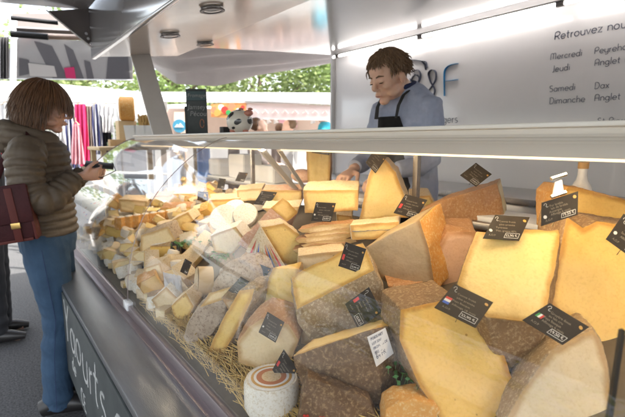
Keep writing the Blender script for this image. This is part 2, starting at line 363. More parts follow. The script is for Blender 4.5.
bm = NB(); box(bm, (3.08, YE+.012, 1.29), (.05, .022, 1.98)); obj('wall_edge_trim', bm, M['alu'], TK)
bm = NB(); box(bm, (1.95, YN-.02, 1.45), (2.3, .03, 2.3)); obj('end_wall', bm, M['panel'], TK)
bm = NB(); box(bm, (2.2, (YN+YE)/2, .27), (1.8, YE-YN, .06)); obj('truck_floor', bm, M['floorm'], TK)
bm = NB(); cyl(bm, (2.985, 3.5, 2.228), (2.985, YN, 2.228), .009, None, 12); tl = obj('tube_light', bm, M['tube'], TK)
bm = NB(); box(bm, (2.985, (YN+3.5)/2, 2.246), (.03, 3.5-YN, .012)); obj('light_channel', bm, M['alu'], tl)
for (x, y) in ((426, 35), (566, 0), (343, 56)):
    p = PL(x, y, 0, 3.06); bm = NB(); box(bm, (2.985, p.y, 2.232), (.03, .05, .034), None, .004); obj('light_clip', bm, M['bracket'], tl)
def arc(cx, cy, rx, ry, a0, a1, n=10): return [(cx+rx*math.cos(R(a0+(a1-a0)*i/n)), cy+ry*math.sin(R(a0+(a1-a0)*i/n))) for i in range(n+1)]
GL = {'o': (.62, [arc(.28, .28, .26, .28, 0, 360, 16)]), 'e': (.60, [[(.04, .28), (.53, .28)]+arc(.28, .28, .25, .28, 0, 320, 14)]), 'c': (.54, [arc(.28, .28, .25, .28, 45, 315)]),
 'a': (.62, [arc(.28, .28, .25, .28, 0, 360, 14), [(.53, .56), (.53, 0)]]), 'd': (.64, [arc(.28, .28, .25, .28, 0, 360, 14), [(.53, 1), (.53, 0)]]), 'g': (.64, [arc(.28, .28, .25, .28, 0, 360, 14), [(.53, .56), (.53, -.1)]+arc(.28, -.08, .25, .2, 0, -150, 8)]),
 't': (.42, [[(.16, .85), (.16, .15)]+arc(.30, .14, .14, .14, 180, 270, 5), [(.02, .56), (.34, .56)]]), 'r': (.38, [[(.08, 0), (.08, .56)], [(.08, .30)]+arc(.30, .30, .22, .24, 180, 95, 6)]), 'u': (.60, [[(.06, .56), (.06, .24)]+arc(.28, .24, .22, .24, 180, 360, 10)+[(.50, .56)], [(.50, .2), (.50, 0)]]),
 'n': (.60, [[(.06, 0), (.06, .56)], [(.06, .3)]+arc(.28, .32, .22, .24, 180, 0, 10)+[(.50, 0)]]), 'm': (.92, [[(.06, 0), (.06, .56)], [(.06, .34)]+arc(.24, .36, .18, .2, 180, 0, 8)+[(.42, 0)], [(.42, .34)]+arc(.60, .36, .18, .2, 180, 0, 8)+[(.78, 0)]]),
 'h': (.60, [[(.06, 0), (.06, 1)], [(.06, .3)]+arc(.28, .32, .22, .24, 180, 0, 10)+[(.50, 0)]]), 'i': (.20, [[(.08, 0), (.08, .56)], [(.08, .74), (.08, .80)]]), 'l': (.20, [[(.08, 0), (.08, 1)]]),
 'v': (.52, [[(.02, .56), (.24, 0), (.46, .56)]]), 'z': (.54, [[(.04, .56), (.46, .56), (.04, 0), (.48, 0)]]), 'x': (.52, [[(.04, .56), (.46, 0)], [(.46, .56), (.04, 0)]]), 'y': (.56, [[(.04, .56), (.04, .28)]+arc(.27, .26, .23, .24, 180, 360, 8)+[(.50, .56)], [(.50, .56), (.50, -.1)]+arc(.30, -.08, .20, .18, 0, -140, 6)]),
 's': (.48, [arc(.22, .42, .17, .14, 50, 260, 8)+arc(.22, .14, .18, .14, 80, -130, 8)]), 'f': (.40, [[(.14, 0), (.14, .8)]+arc(.30, .8, .16, .18, 180, 80, 6), [(.02, .56), (.32, .56)]]),
 'M': (1.0, [[(.08, 0), (.08, .8)]+arc(.27, .72, .19, .24, 150, 20, 6)+[(.46, .1)], [(.46, .6)]+arc(.64, .72, .19, .24, 160, 10, 6)+[(.84, 0)]]), 'R': (.72, [[(.08, 0), (.08, .7)]+arc(.36, .70, .28, .26, 180, -80, 14)+[(.12, .40)], [(.34, .42), (.62, 0)]]), 'J': (.40, [[(.26, .96), (.26, .1)]+arc(.10, .10, .16, .14, 0, -110, 6)]),
 'P': (.66, [[(.08, 0), (.08, .7)]+arc(.34, .70, .26, .26, 180, -90, 14)+[(.14, .44)]]), 'A': (.74, [[(.08, 0), (.08, .7)]+arc(.35, .70, .27, .26, 180, 0, 12)+[(.62, 0)], [(.08, .40), (.62, .40)]]), 'S': (.62, [arc(.28, .72, .22, .22, 40, 250, 10)+arc(.28, .25, .24, .25, 90, -140, 10)]),
 'D': (.76, [[(.10, 0), (.10, .96), (.26, .96)]+arc(.28, .48, .38, .48, 90, -90, 14)+[(.10, 0)]]), '(': (.34, [arc(.34, .42, .22, .60, 120, 240, 8)]), ' ': (.36, []),
 'Y': (.7, [[(.04, 1), (.30, .5), (.30, 0)], [(.62, 1), (.30, .5)]]), 'C': (.7, [arc(.36, .48, .32, .48, 50, 310, 12)]), 'E': (.6, [[(.5, .96), (.08, .96), (.08, 0), (.5, 0)], [(.08, .5), (.42, .5)]]),
 'F': (.6, [[(.5, .96), (.08, .96), (.08, 0)], [(.08, .5), (.42, .5)]])}
def strokes(s, org, xd, yd, size, wr, m, parent, name='lettering', jit=0., slant=0., dr=0.):
    xd, yd = Vector(xd).normalized(), Vector(yd).normalized(); nn = xd.cross(yd).normalized(); bm = NB(); pen = 0
    rs = random.Random(len(s)+int(size*1000))
    for ch in s:
        if ch == 'è': ch = 'e'
        wd, st = GL[ch]; jy = rs.uniform(-jit, jit)
        for ln in st:
            rw = [Vector(org)+xd*(pen+x+slant*y)*size+yd*(y+jy)*size for x, y in ln]
            tube(bm, rw, [(wr, wr*.3)]*len(rw), 5, up=nn if abs(nn.z) < .9 else UP)
        pen += wd+.05+jit*.3
    obj(name, bm, m, parent, 60)
# wall lettering; reading direction runs toward -Y
def wtext(s, x, y, hpx, m=M['lettering'], thin=-.0035, parent=wall, name='lettering', space=1.08):
    p = PL(x, y, 0, 3.096); p2 = PL(x, y-hpx, 0, 3.096)
    return strokes(s, (3.098, p.y, p.z), (0, -1, 0), (0, 0, 1), (p2.z-p.z)*.98, .0020 if hpx < 8 else .0027, m, parent, name)
wtext('Retrouvez nous', 554, 40, 8.3); wtext('Mercredi', 550, 60, 6.5); wtext('Jeudi', 552, 72, 6.5)
wtext('Peyrehorade', 594, 54, 6.8); wtext('Anglet (', 594, 66, 6.8); wtext('Samedi', 549, 92, 6.5); wtext('Dimanche', 549, 104, 6.5)
wtext('Dax', 594, 89, 6.8); wtext('Anglet (', 594, 101, 6.8); wtext('St Pierre', 597, 124, 6.5); wtext('gers', 442.5, 123, 8.0)
def wcurve(pts, r, m, name):
    bm = NB(); ps = [PL(x, y, 0, 3.094) for x, y in pts]
    # smooth the pixel polyline (Catmull-Rom)
    out = []
    for i in range(len(ps)-1):
        a, b, c, d = ps[max(i-1, 0)], ps[i], ps[i+1], ps[min(i+2, len(ps)-1)]
        for k in range(5):
            t = k/5; out.append(.5*((2*b)+(c-a)*t+(2*a-5*b+4*c-d)*t*t+(3*b-a-3*c+d)*t**3))
    out.append(ps[-1])
    rl = [(.0025, 1.9*r*(.55+.45*math.sin(math.pi*i/(len(out)-1)))) for i in range(len(out))]
    tube(bm, out, rl, 6, up=Vector((1, 0, 0))); obj(name, bm, m, wall)
wcurve([(458, 63.5), (451, 65), (446, 69), (444.5, 76), (444.5, 96)], .010, M['logo_blue'], 'emblem_letter'); wcurve([(445, 81), (452, 80.5), (458, 79.5)], .008, M['logo_blue'], 'emblem_letter')
wcurve([(398, 92), (401, 97), (407, 96), (404, 86)], .008, M['logo_blue'], 'emblem_stroke')
for pts in ([(405, 60), (413, 60), (421, 61), (425, 65), (426, 70)], [(421, 61), (426, 62), (427, 68)], [(412, 72), (418, 70), (421, 75), (419, 82), (414, 87), (411, 83), (414, 76), (418, 75)], [(414, 74), (420, 78), (417, 86)],
            [(426, 94), (431, 88), (436, 80), (436, 72), (432, 70), (429, 74), (431, 82), (435, 90), (433, 98)], [(410, 79), (416, 84), (421, 88)]):
    wcurve(pts, .012, M['lettering'], 'emblem_stroke')
# hatch flap, gusset, stays
bm = NB(); polyprism(bm, [(.775, YN, PL(92, 11, 1, 3.9).z), (-1.1, YN, PL(10, 12, 1, 3.9).z-.06), (-1.1, 3.9, PL(10, 12, 1, 3.9).z-.06), (.775, 3.9, PL(92, 11, 1, 3.9).z)], (0, 0, .05)); flap = obj('raised_hatch', bm, M['fascia'], TK)
bm = NB(); g3 = [PL(x, y, 1, 3.87) for x, y in ((48, 11), (91, 46), (91, 8))]; polyprism(bm, g3, (0, .02, 0)); gu = obj('gusset_plate', bm, M['bracket'], TK)
bm = NB(); quadstrip(bm, [PL(46, 10, 1, 3.86), PL(92, 48, 1, 3.86)], (.012, .006)); obj('gusset_edge', bm, M['paper'], gu)
for x, y in ((90, 12), (86, 34), (88, 39), (91, 44), (91, 28)):
    bm = NB(); p = PL(x, y, 1, 3.86); cyl(bm, p, p-Vector((0, .012, 0)), .011, None, 10); obj('bolt', bm, M['chrome'], gu)
for a, b, m, r in (((11, 18), (58, 23), 'black', .02), ((11, 34), (48, 37), 'black', .03), ((46, 37), (84, 38), 'stall', .022)):
    bm = NB(); pa, pb = PL(*a, 1, 4.05), PL(*b, 1, 3.98); tube(bm, [pa, pb], r*.8, 10); obj('gas_stay', bm, M[m], TK)
bm = NB(); pa, pb = PL(16, 29, 1, 4.15), PL(94, 33, 1, 4.10); quadstrip(bm, [pa, pb], (.035, .02)); obj('stay_beam', bm, M['bracket'], TK)
# brace
bm = NB(); a, b = PL(139, 50, 1, 3.85), PL(166, 146, 1, 3.6); z = (b-a).normalized(); x = Vector((1, -.25, 0)).normalized(); y = z.cross(x).normalized()
for dx, wd, th in ((0, .078, .03),):
    pts = [a-x*wd-y*th, a+x*wd-y*th, a+x*wd+y*th, a-x*wd+y*th]; polyprism(bm, pts, b-a)
bmesh.ops.bevel(bm, geom=bm.edges[:], offset=.006, segments=2, affect='EDGES'); br = obj('brace_strut', bm, M['alu'], TK)
bm = NB(); pts = [a+x*.05-y*.031, a+x*.056-y*.031, a+x*.056-y*.034, a+x*.05-y*.034]; polyprism(bm, pts, b-a); pts = [a-x*.056-y*.031, a-x*.05-y*.031, a-x*.05-y*.034, a-x*.056-y*.034]; polyprism(bm, pts, b-a); obj('strut_lip', bm, M['fascia'], br)

# ================================================================== DISPLAY CASE
DC = empty('display_case', 'long refrigerated cheese case with curved glass front and steel ledge', 'display case', (.8, 1.2, 0))
Y0c, Y1c = -.9, 3.1
bm = NB(); box(bm, (.80, (Y0c+Y1c)/2, .40), (.99, Y1c-Y0c, .56), None, .004); obj('case_body', bm, M['case'], DC)
bm = NB(); box(bm, (.32, (Y0c+3.0)/2, .685), (.15, 3.0-Y0c, .03), None, .006); obj('ledge', bm, M['ledge'], DC)
bm = NB(); box(bm, (.406, (Y0c+Y1c)/2, .722), (.022, Y1c-Y0c, .050), None, .004); box(bm, (.385, (Y0c+Y1c)/2, .706), (.02, Y1c-Y0c, .012)); obj('glass_rail', bm, M['rail'], DC)
bm = NB(); polyprism(bm, [(.412, Y0c, deckz(.412)-.004), (1.30, Y0c, deckz(1.30)-.004), (1.30, Y1c-.01, deckz(1.30)-.004), (.412, Y1c-.01, deckz(.412)-.004)], (0, 0, -.03)); obj('deck_tray', bm, M['deck'], DC)
prof = [(.402, .748), (.407, .83), (.420, .913), (.447, 1.005), (.487, 1.095), (.544, 1.180), (.615, 1.254), (.700, 1.322), (.80, 1.378), (.85, 1.392)]
def smoothprof(pr, n=5):
    ps = [Vector((a, 0, b)) for a, b in pr]; out = []
    for i in range(len(ps)-1):
        a, b, c, d = ps[max(i-1, 0)], ps[i], ps[i+1], ps[min(i+2, len(ps)-1)]
        for k in range(n):
            t = k/n; out.append(.5*((2*b)+(c-a)*t+(2*a-5*b+4*c-d)*t*t+(3*b-a-3*c+d)*t**3))
    out.append(ps[-1]); return out
sp = smoothprof(prof)
def glasspane(y0, y1):
    bm = NB(); th = .005; rows = []
    for i, p in enumerate(sp):
        t = (sp[min(i+1, len(sp)-1)]-sp[max(i-1, 0)]).normalized(); nn = Vector((t.z, 0, -t.x))
        rows.append([bm.verts.new(q) for q in ((p.x, y0, p.z), (p.x, y1, p.z), (p.x+nn.x*th, y1, p.z+nn.z*th), (p.x+nn.x*th, y0, p.z+nn.z*th))])
    for i in range(len(rows)-1):
        a, b = rows[i], rows[i+1]
        for k in range(4): bm.faces.new((a[k], a[(k+1) % 4], b[(k+1) % 4], b[k]))
    bm.faces.new(rows[0]); bm.faces.new(rows[-1][::-1]); return bm
JY = 1.70
for y0, y1 in ((Y0c, .03), (.034, JY-.003), (JY+.003, Y1c)):
    o = obj('glass_pane', glasspane(y0, y1), M['glass'], DC, 60)
def seam(y, r=.0013):
    bm = NB(); tube(bm, [Vector((p.x-.001, y, p.z)) for p in sp], r, 6, up=Vector((0, 1, 0))); obj('glass_seam', bm, M['rail'], DC)
seam(JY); seam(Y1c, .003); seam(.032, .003)
# end glass of the case
bm = NB(); pts = [(p.x+.004, Y1c-.004, p.z) for p in sp]+[(1.28, Y1c-.004, 1.392), (1.28, Y1c-.004, .76)]; polyprism(bm, pts, (0, -.005, 0)); obj('end_glass', bm, M['glass'], DC, 0)
bm = NB(); box(bm, (.402, JY, .742), (.026, .055, .034), None, .005); obj('glass_clip', bm, M['plastic'], DC)
bm = NB(); box(bm, (.405, 3.03, .742), (.03, .05, .03), None, .004); obj('glass_clip', bm, M['black'], DC)
# right side black upright
bm = NB(); pa, pb = U(622, 330, .50), U(608, 425, .46); quadstrip(bm, [pa, pb], (.0035, .006)); obj('divider_post', bm, M['black'], DC)
# top canopy
bm = NB(); polyprism(bm, [(.846, Y0c, 1.400), (.853, Y0c, 1.408), (1.25, Y0c, 1.408), (1.25, Y0c, 1.380), (.885, Y0c, 1.372), (.872, Y0c, 1.349), (.862, Y0c, 1.348)], (0, Y1c-Y0c-.02, 0)); obj('canopy_shelf', bm, M['canopy'], DC)
bm = NB(); box(bm, (.850, (Y0c+Y1c)/2, 1.4085), (.02, Y1c-Y0c, .010), None, .003); obj('canopy_trim', bm, M['canopy'], DC)
for y0, y1 in ((Y0c, 1.30), (1.45, 3.0)):
    bm = NB(); cyl(bm, (.905, y0, 1.356), (.905, y1, 1.356), .0055, None, 10); lt = obj('led_tube', bm, M['led'] if y0 < 0 else M['ledfar'], DC)
    bm = NB(); box(bm, (.908, (y0+y1)/2, 1.3665), (.014, y1-y0, .006)); obj('led_channel', bm, M['alu'], lt)
    bm = NB(); box(bm, (.867, (y0+y1)/2, 1.3455), (.010, y1-y0, .005), None, .001); obj('led_diffuser', bm, M['diffuser'], lt)
# slanting inside supports
for a, b, wd in (((262, 150), (296, 190), .02), ((279, 150), (306, 191), .012), ((176, 151), (207, 197), .018), ((545+0, 0), (0, 0), 0)):
    if wd:
        bm = NB(); pa = PL(*a, 0, .93); pb = PL(*b, 0, 1.22); quadstrip(bm, [pa, pb], (wd, .008)); obj('inner_support', bm, M['alu'], DC)
# rear sliding glass
bm = NB(); box(bm, (1.29, (Y0c+Y1c)/2, 1.265), (.005, Y1c-Y0c, .23)); obj('rear_glass', bm, M['glass'], DC, 0)
bm = NB(); box(bm, (1.30, (Y0c+Y1c)/2, 1.10), (.03, Y1c-Y0c, .025), None, .004); obj('rear_rail', bm, M['steel'], DC)
for y in (1.0, 2.2, 3.05):
    bm = NB(); box(bm, (1.26, y, 1.24), (.02, .02, .30)); obj('rear_post', bm, M['steel'], DC)
# board under the ledge
bm = NB(); box(bm, (.248, .95, .455), (.012, 3.6, .42), None, .003); SB = obj('chalk_board', bm, M['slate']); tagp(SB, 'long black chalk board with hand-written words hung under the steel ledge', 'chalkboard')
def btext(s, y, z, size, sh=0):
    strokes(s, (.2412, y, z), (0, -1, 0), (0, 0, 1), size, .0075 if size > .15 else .005, M['chalk'], SB, 'chalk_writing', .06, sh)
def rb(x, y): return PL(x, y, 0, .241)
pos = rb(68, 318); btext('Yaourts', 2.25, .45, .20, .2); btext('de', 2.12, .34, .075, .2); btext('CE', 1.92, .275, .075); btext('Chèvre', 1.30, .42, .20, .1)

# ================================================================== CHEESE BUILDERS
def finish(name, label, verts, faces, tags, pm, rm, group=None, bev=.0036, amp=.0022, rim=.004, cat='cheese', edge=.013, loc=None):
    bm = NB(); vs = [bm.verts.new(v) for v in verts]
    for f, t in zip(faces, tags):
        fa = bm.faces.new([vs[i] for i in f]); fa.material_index = 0 if t == 'p' else 1
    bmesh.ops.recalc_face_normals(bm, faces=bm.faces)
    old = {f: f.material_index for f in bm.faces}
    rb = bmesh.ops.bevel(bm, geom=bm.edges[:], offset=bev, segments=3, affect='EDGES', profile=.5)
    new = set(rb['faces'])
    new = {f for f in bm.faces if f in new}
    while new:
        ch = {}
        for f in new:
            nb = [g.material_index for e_ in f.edges for g in e_.link_faces if g not in new and g is not f] or [g.material_index for v_ in f.verts for g in v_.link_faces if g not in new]
            if nb: ch[f] = 1 if 1 in nb else 0
        if not ch: break
        for f, v_ in ch.items(): f.material_index = v_
        new -= set(ch)
    for f in bm.faces:
        if f.calc_area() < 1e-5 and f.material_index == 0 and rim: pass
    if False:
        pf = [f for f in bm.faces if f.material_index == 0 and f.calc_area() > 4e-4]
        if pf:
            r = bmesh.ops.inset_region(bm, faces=pf, thickness=rim, use_even_offset=True)
            for f in r['faces']: f.material_index = 1
    bmesh.ops.triangulate(bm, faces=[f for f in bm.faces if len(f.verts) > 4])
    for _ in range(5):
        es = [e for e in bm.edges if e.calc_length() > edge]
        if not es: break
        bmesh.ops.subdivide_edges(bm, edges=es, cuts=1, use_grid_fill=False); bmesh.ops.triangulate(bm, faces=[f for f in bm.faces if len(f.verts) > 4])
    sx = random.uniform(0, 50)
    bm.normal_update()
    for v in bm.verts:
        k = 1.8 if any(f.material_index for f in v.link_faces) else 1
        q = v.co*14 + Vector((sx, 0, 0)); q2 = v.co*55+Vector((sx, 3, 0))
        v.co += v.normal*(noise.noise(q)*amp*k*1.4 + noise.noise(q2)*amp*.7*k + noise.noise(v.co*150)*amp*.22*k)
    from mathutils.kdtree import KDTree
    lay = bm.verts.layers.float.new('edge'); rv_ = [v for v in bm.verts if any(f.material_index for f in v.link_faces)]
    kd = KDTree(max(1, len(rv_))); [kd.insert(v.co, i) for i, v in enumerate(rv_)]; kd.balance()
    ext_ = sorted(max(q[k] for q in verts)-min(q[k] for q in verts) for k in range(3))[1]; fk = min(9, max(1.3, (.19/ext_)**1.6))
    for v in bm.verts: v[lay] = (kd.find(v.co)[2] if rv_ else 1.)*fk
    me = tomesh_keep(bm)
    c = loc or Vector((sum(v[0] for v in verts)/len(verts), sum(v[1] for v in verts)/len(verts), min(v[2] for v in verts)))
    e = empty(name, label, cat, c, group)
    for idx, nm, mm in ((0, 'paste', P.get(pm)), (1, 'rind', Q.get(rm))):
        sub = split(me, idx)
        if sub: link(nm, sub, mm, e, 42)
    bpy.data.meshes.remove(me); return e
def tomesh_keep(bm):
    me = bpy.data.meshes.new('k'); bm.to_mesh(me); bm.free(); return me
def split(me, idx):
    bm = NB(); bm.from_mesh(me); kill = [f for f in bm.faces if f.material_index != idx]
    if len(kill) == len(bm.faces): bm.free(); return None
    bmesh.ops.delete(bm, geom=kill, context='FACES')
    for f in bm.faces: f.material_index = 0
    out = bpy.data.meshes.new('s'); bm.to_mesh(out); bm.free(); return out
def slab(name, label, outline, base, ext=(.0, .03, .1), g=(0, 0), front='p', edges=None, pm='gold', rm='brown', off=0, z=None, group=None, **kw):
    """block of cheese: a cut face given as an outline, standing at the base point's distance, and a real thickness ext=(right, up, away)"""
    d0 = (dd(*base) if z is None else depth(PL(*base, 2, z))) + off
    pts = [U(x, y, d0 + g[0]*(x-base[0])/100 + g[1]*(y-base[1])/100) for x, y in outline]
    vec = rv*ext[0] + UP*ext[1] + fh*ext[2]; n = len(pts)
    verts = pts + [p+vec for p in pts]
    edges = edges or 'r'*n
    faces = [tuple(range(n)), tuple(range(2*n-1, n-1, -1))] + [(i, i+n, (i+1) % n+n, (i+1) % n) for i in range(n)]
    tags = [front, 'p' if front == 'p' else front] + list(edges)
    return finish(name, label, verts, faces, tags, pm, rm, group, **kw)
def hullc(name, label, pts, base, pred, pm, rm, off=0, z=None, group=None, **kw):
    d0 = (dd(*base) if z is None else depth(PL(*base, 2, z))) + off
    vs = [U(x, y, d0+q) for x, y, q in pts]
    bm = NB(); [bm.verts.new(v) for v in vs]; r = bmesh.ops.convex_hull(bm, input=bm.verts[:])
    bmesh.ops.delete(bm, geom=list({e for e in r['geom_interior'] if isinstance(e, bmesh.types.BMVert)}), context='VERTS')
    bmesh.ops.dissolve_limit(bm, angle_limit=R(9), verts=bm.verts[:], edges=bm.edges[:]); bmesh.ops.recalc_face_normals(bm, faces=bm.faces)
    bm.verts.index_update(); bm.normal_update()
    verts = [v.co.copy() for v in bm.verts]; faces = [[v.index for v in f.verts] for f in bm.faces]
    tags = ['p' if pred(f.normal.dot(rv), f.normal.dot(UP), -f.normal.dot(fh)) else 'r' for f in bm.faces]; bm.free()
    return finish(name, label, verts, faces, tags, pm, rm, group, **kw)
def drum(name, label, c, r, h, axis=UP, pm='cream', rm='white', group=None, cat='cheese', parent=None):
    c = Vector(c); x, y, z = frame(axis); bm = NB(); seg = 28
    pr = [(r*.93, 0), (r, h*.14), (r*1.01, h*.5), (r, h*.86), (r*.93, h)]
    rings = [[bm.verts.new(c + z*hh + (x*math.cos(t)+y*math.sin(t))*rr) for t in [2*math.pi*k/seg for k in range(seg)]] for rr, hh in pr]
    for i in range(len(rings)-1):
        for k in range(seg): bm.faces.new((rings[i][k], rings[i][(k+1) % seg], rings[i+1][(k+1) % seg], rings[i+1][k]))
    bm.faces.new(rings[0][::-1]); top = bm.faces.new(rings[-1])
    bmesh.ops.inset_region(bm, faces=[top], thickness=r*.35)
    for v in bm.verts: v.co += Vector(noise.noise_vector(v.co*18+Vector((c.x*9, 0, 0))))*.0022
    o = obj(name, bm, Q[rm] if rm in Q else M[rm], parent, 50)
    if not parent: tagp(o, label, cat, group)
    return o

# ------------------------------------------------------------------ hand-placed cheeses
L = slab
# right side giants
hullc('cheese_wedge', 'pale yellow pressed cheese wedge with a card in front, centre right of the case', [(475, 231, .13), (563, 229, .13), (557, 262, .07), (544, 325, .0), (486, 318, .0), (456, 284, .05),
      (524, 396, .05), (502, 396, .06), (500, 240, .30), (575, 240, .30), (560, 330, .25), (480, 330, .25)], (513, 392), lambda r, u, t: u > .1 and t > .1, 'yellow', 'brown')
L('cheese_wedge', 'tall golden cheese wedge with a ragged top edge at the far right of the case', [(566, 217), (583, 227), (597, 220), (618, 224), (655, 230), (660, 385), (622, 364), (590, 348), (556, 318), (550, 298), (557, 262)], (600, 372), (.02, .0, .14), (0, -.04), pm='gold', rm='brown', off=.06)
L('cheese_wedge', 'small mottled beige cheese wedge with a pointed top at the bottom right corner', [(594, 328), (603, 346), (612, 395), (616, 432), (498, 432), (519, 394), (551, 350), (580, 334)], (560, 425), (.03, -.01, .10), (0, -.05), pm='mott', rm='grey', rim=0)
L('cheese_wedge', 'big golden cheese wedge with tiny eyes at the bottom right, under the tricolour card', [(400, 309), (424, 303), (455, 297), (486, 324), (505, 354), (519, 392), (514, 432), (447, 432), (420, 388), (398, 340)], (470, 425), (-.02, .0, .12), (0, -.10), pm='goldh', rm='brown')
L('cheese_wedge', 'yellow cheese with orange top rind at the far right, behind the clipped card', [(560, 196), (568, 187), (600, 193), (650, 206), (655, 245), (560, 236)], (600, 300), (.02, .0, .16), z=1.0, pm='gold', rm='orange', off=.12)
# bottom centre
hullc('cheese_wedge', 'large brown-rind cheese wedge with a white paper label, bottom centre', [(291, 356, .0), (374, 329, -.03), (382, 404, -.02), (369, 411, 0), (302, 388, 0), (391, 326, .04), (405, 358, .05), (400, 398, .04), (312, 339, .10), (386, 319, .12), (330, 380, .16), (395, 380, .14)],
      (340, 408), lambda r, u, t: u > .55, 'yellow', 'dark', rim=.003)
L('cheese_wedge', 'dark brown cheese rind block at the bottom edge below the labelled wedge', [(307, 377), (332, 385), (370, 401), (388, 432), (296, 432), (301, 396)], (340, 430), (.0, .0, .035), pm='tan', rm='dark', front='r', off=-.01)
L('cheese_wedge', 'grey-rind cheese wedge with a yellow top and a tilted card, middle of the case', [(296, 310), (336, 290), (375, 270), (384, 286), (388, 318), (350, 332), (310, 340), (297, 322)], (345, 350), (-.02, .055, .10), pm='yellow', rm='grey', front='r', edges='pprrrrrr')
L('cheese_wedge', 'big flat brown cheese wedge with an edge of printed orange rind, behind the middle row', [(363, 249), (391, 233), (420, 219), (429, 248), (437, 291), (388, 286), (366, 264)], (400, 300), (.09, .03, .11), (-.10, 0), pm='drab', rm='orange', edges='pprrrrr', rim=.002)
L('cheese_wedge', 'pinkish brown cheese block between the flat brown wedge and the pale yellow wedge', [(447, 231), (476, 232), (476, 290), (440, 292), (436, 250)], (460, 300), (.02, .02, .10), pm='pinkt', rm='rust', off=.09)
L('cheese_wedge', 'long rust-brown rind wheel wedge with a pale edge, at the back right', [(420, 211), (445, 200), (470, 192), (497, 183), (503, 210), (506, 238), (440, 240), (419, 222)], (460, 262), (.055, .01, .10), (.06, 0), pm='cream', rm='rust', front='r', edges='rrrpprrr', off=.12)
L('cheese_wedge', 'pale cheese with a brown rind lying under the front of the rust-brown wedge', [(388, 286), (437, 291), (440, 300), (430, 312), (396, 306)], (410, 318), (.0, .01, .08), pm='pinkt', rm='rust', off=.03)
# centre
hullc('cheese_wedge', 'yellow cheese wedge with grey rind on its left side, left of centre', [(272, 268, .0), (300, 268, .0), (306, 294, 0), (308, 323, 0), (300, 328, 0), (284, 320, .0), (263, 283, .07), (259, 303, .06), (265, 316, .05), (270, 272, .05), (302, 262, .09), (310, 318, .09)],
      (295, 330), lambda r, u, t: t > .75 or u > .8, 'yelh', 'grey')
L('cheese_wedge', 'creamy block with a brown crust behind the tilted card, left of the white round cheese', [(236, 342), (249, 326), (262, 318), (289, 324), (299, 340), (291, 362), (268, 372), (237, 364)], (262, 374), (.02, .03, .07), pm='creamh', rm='rust')
G0 = D(272, 408)
e = empty('labelled_round_cheese', 'white paper-wrapped round cheese with an orange ring label at the bottom of the case', 'cheese', (G0.x, G0.y, G0.z))
drum('cheese_body', None, (G0.x, G0.y, G0.z+.002), .062, .075, UP, 'cream', 'white', parent=e)
bm = NB(); cyl(bm, (G0.x, G0.y, G0.z+.0765), (G0.x, G0.y, G0.z+.078), .052, None, 32); lb = obj('paper_label', bm, M['paper'], e)
for r0, r1, mm, zz in ((.046, .040, 'seal', .0012), (.034, 0, 'terracotta', .0014), (.022, 0, 'cream_', .0018)):
    bm = NB(); c = Vector((G0.x, G0.y, G0.z+.0775)); cyl(bm, c, c+UP*zz, r0, None, 30); obj('printed_ring' if r1 else 'printed_picture', bm, M[mm] if mm in M else Q['cream'], lb)
    if r1: bm = NB(); cyl(bm, c, c+UP*(zz+.0001), r1, None, 30); obj('printed_ground', bm, M['paper'], lb)
# left front row
L('cheese_wedge', 'grey mould-rind cheese wedge lying on the straw at the front', [(182, 338), (190, 318), (199, 308), (227, 299), (224, 318), (212, 334), (201, 345), (187, 345)], (200, 346), (.02, .03, .05), pm='cream', rm='mould', front='r', edges='rrprrrrr')
L('cheese_wedge', 'tall pale cheese wedge with its cut side to the glass on the straw', [(239, 290), (255, 288), (252, 300), (238, 330), (224, 355), (208, 352), (212, 340), (226, 312)], (218, 356), (.05, .02, .07), pm='yelh', rm='grey')
e0 = D(235, 330)
L('half_wheel', 'upright round grey-rind half wheel behind the tall pale wedge', [(211, 300), (213, 283), (220, 269), (232, 260), (244, 260), (254, 268), (259, 283), (260, 300), (258, 318), (232, 322), (216, 312)], (236, 326), (.05, .01, .06), pm='cream', rm='mould', front='r', off=.03)
# rotated pair with the printed fan
L('cheese_wedge', 'tilted pink-rind cheese wedge with a yellow cut side, behind the fan-printed one', [(237, 243), (256, 224), (270, 207), (287, 222), (276, 240), (262, 256), (247, 250)], (262, 285), (.045, .03, .05), (.05, 0), pm='yellow', rm='pink', front='r', edges='rrprrrr', off=.10)
FAN = L('cheese_wedge', 'yellow cheese triangle with a fan of printed coloured rays on its side', [(261, 227), (284, 223), (302, 236), (304, 262), (286, 268), (272, 246)], (290, 292), (-.02, .01, .06), (.02, -.02), pm='yelh', rm='cream', off=.05)
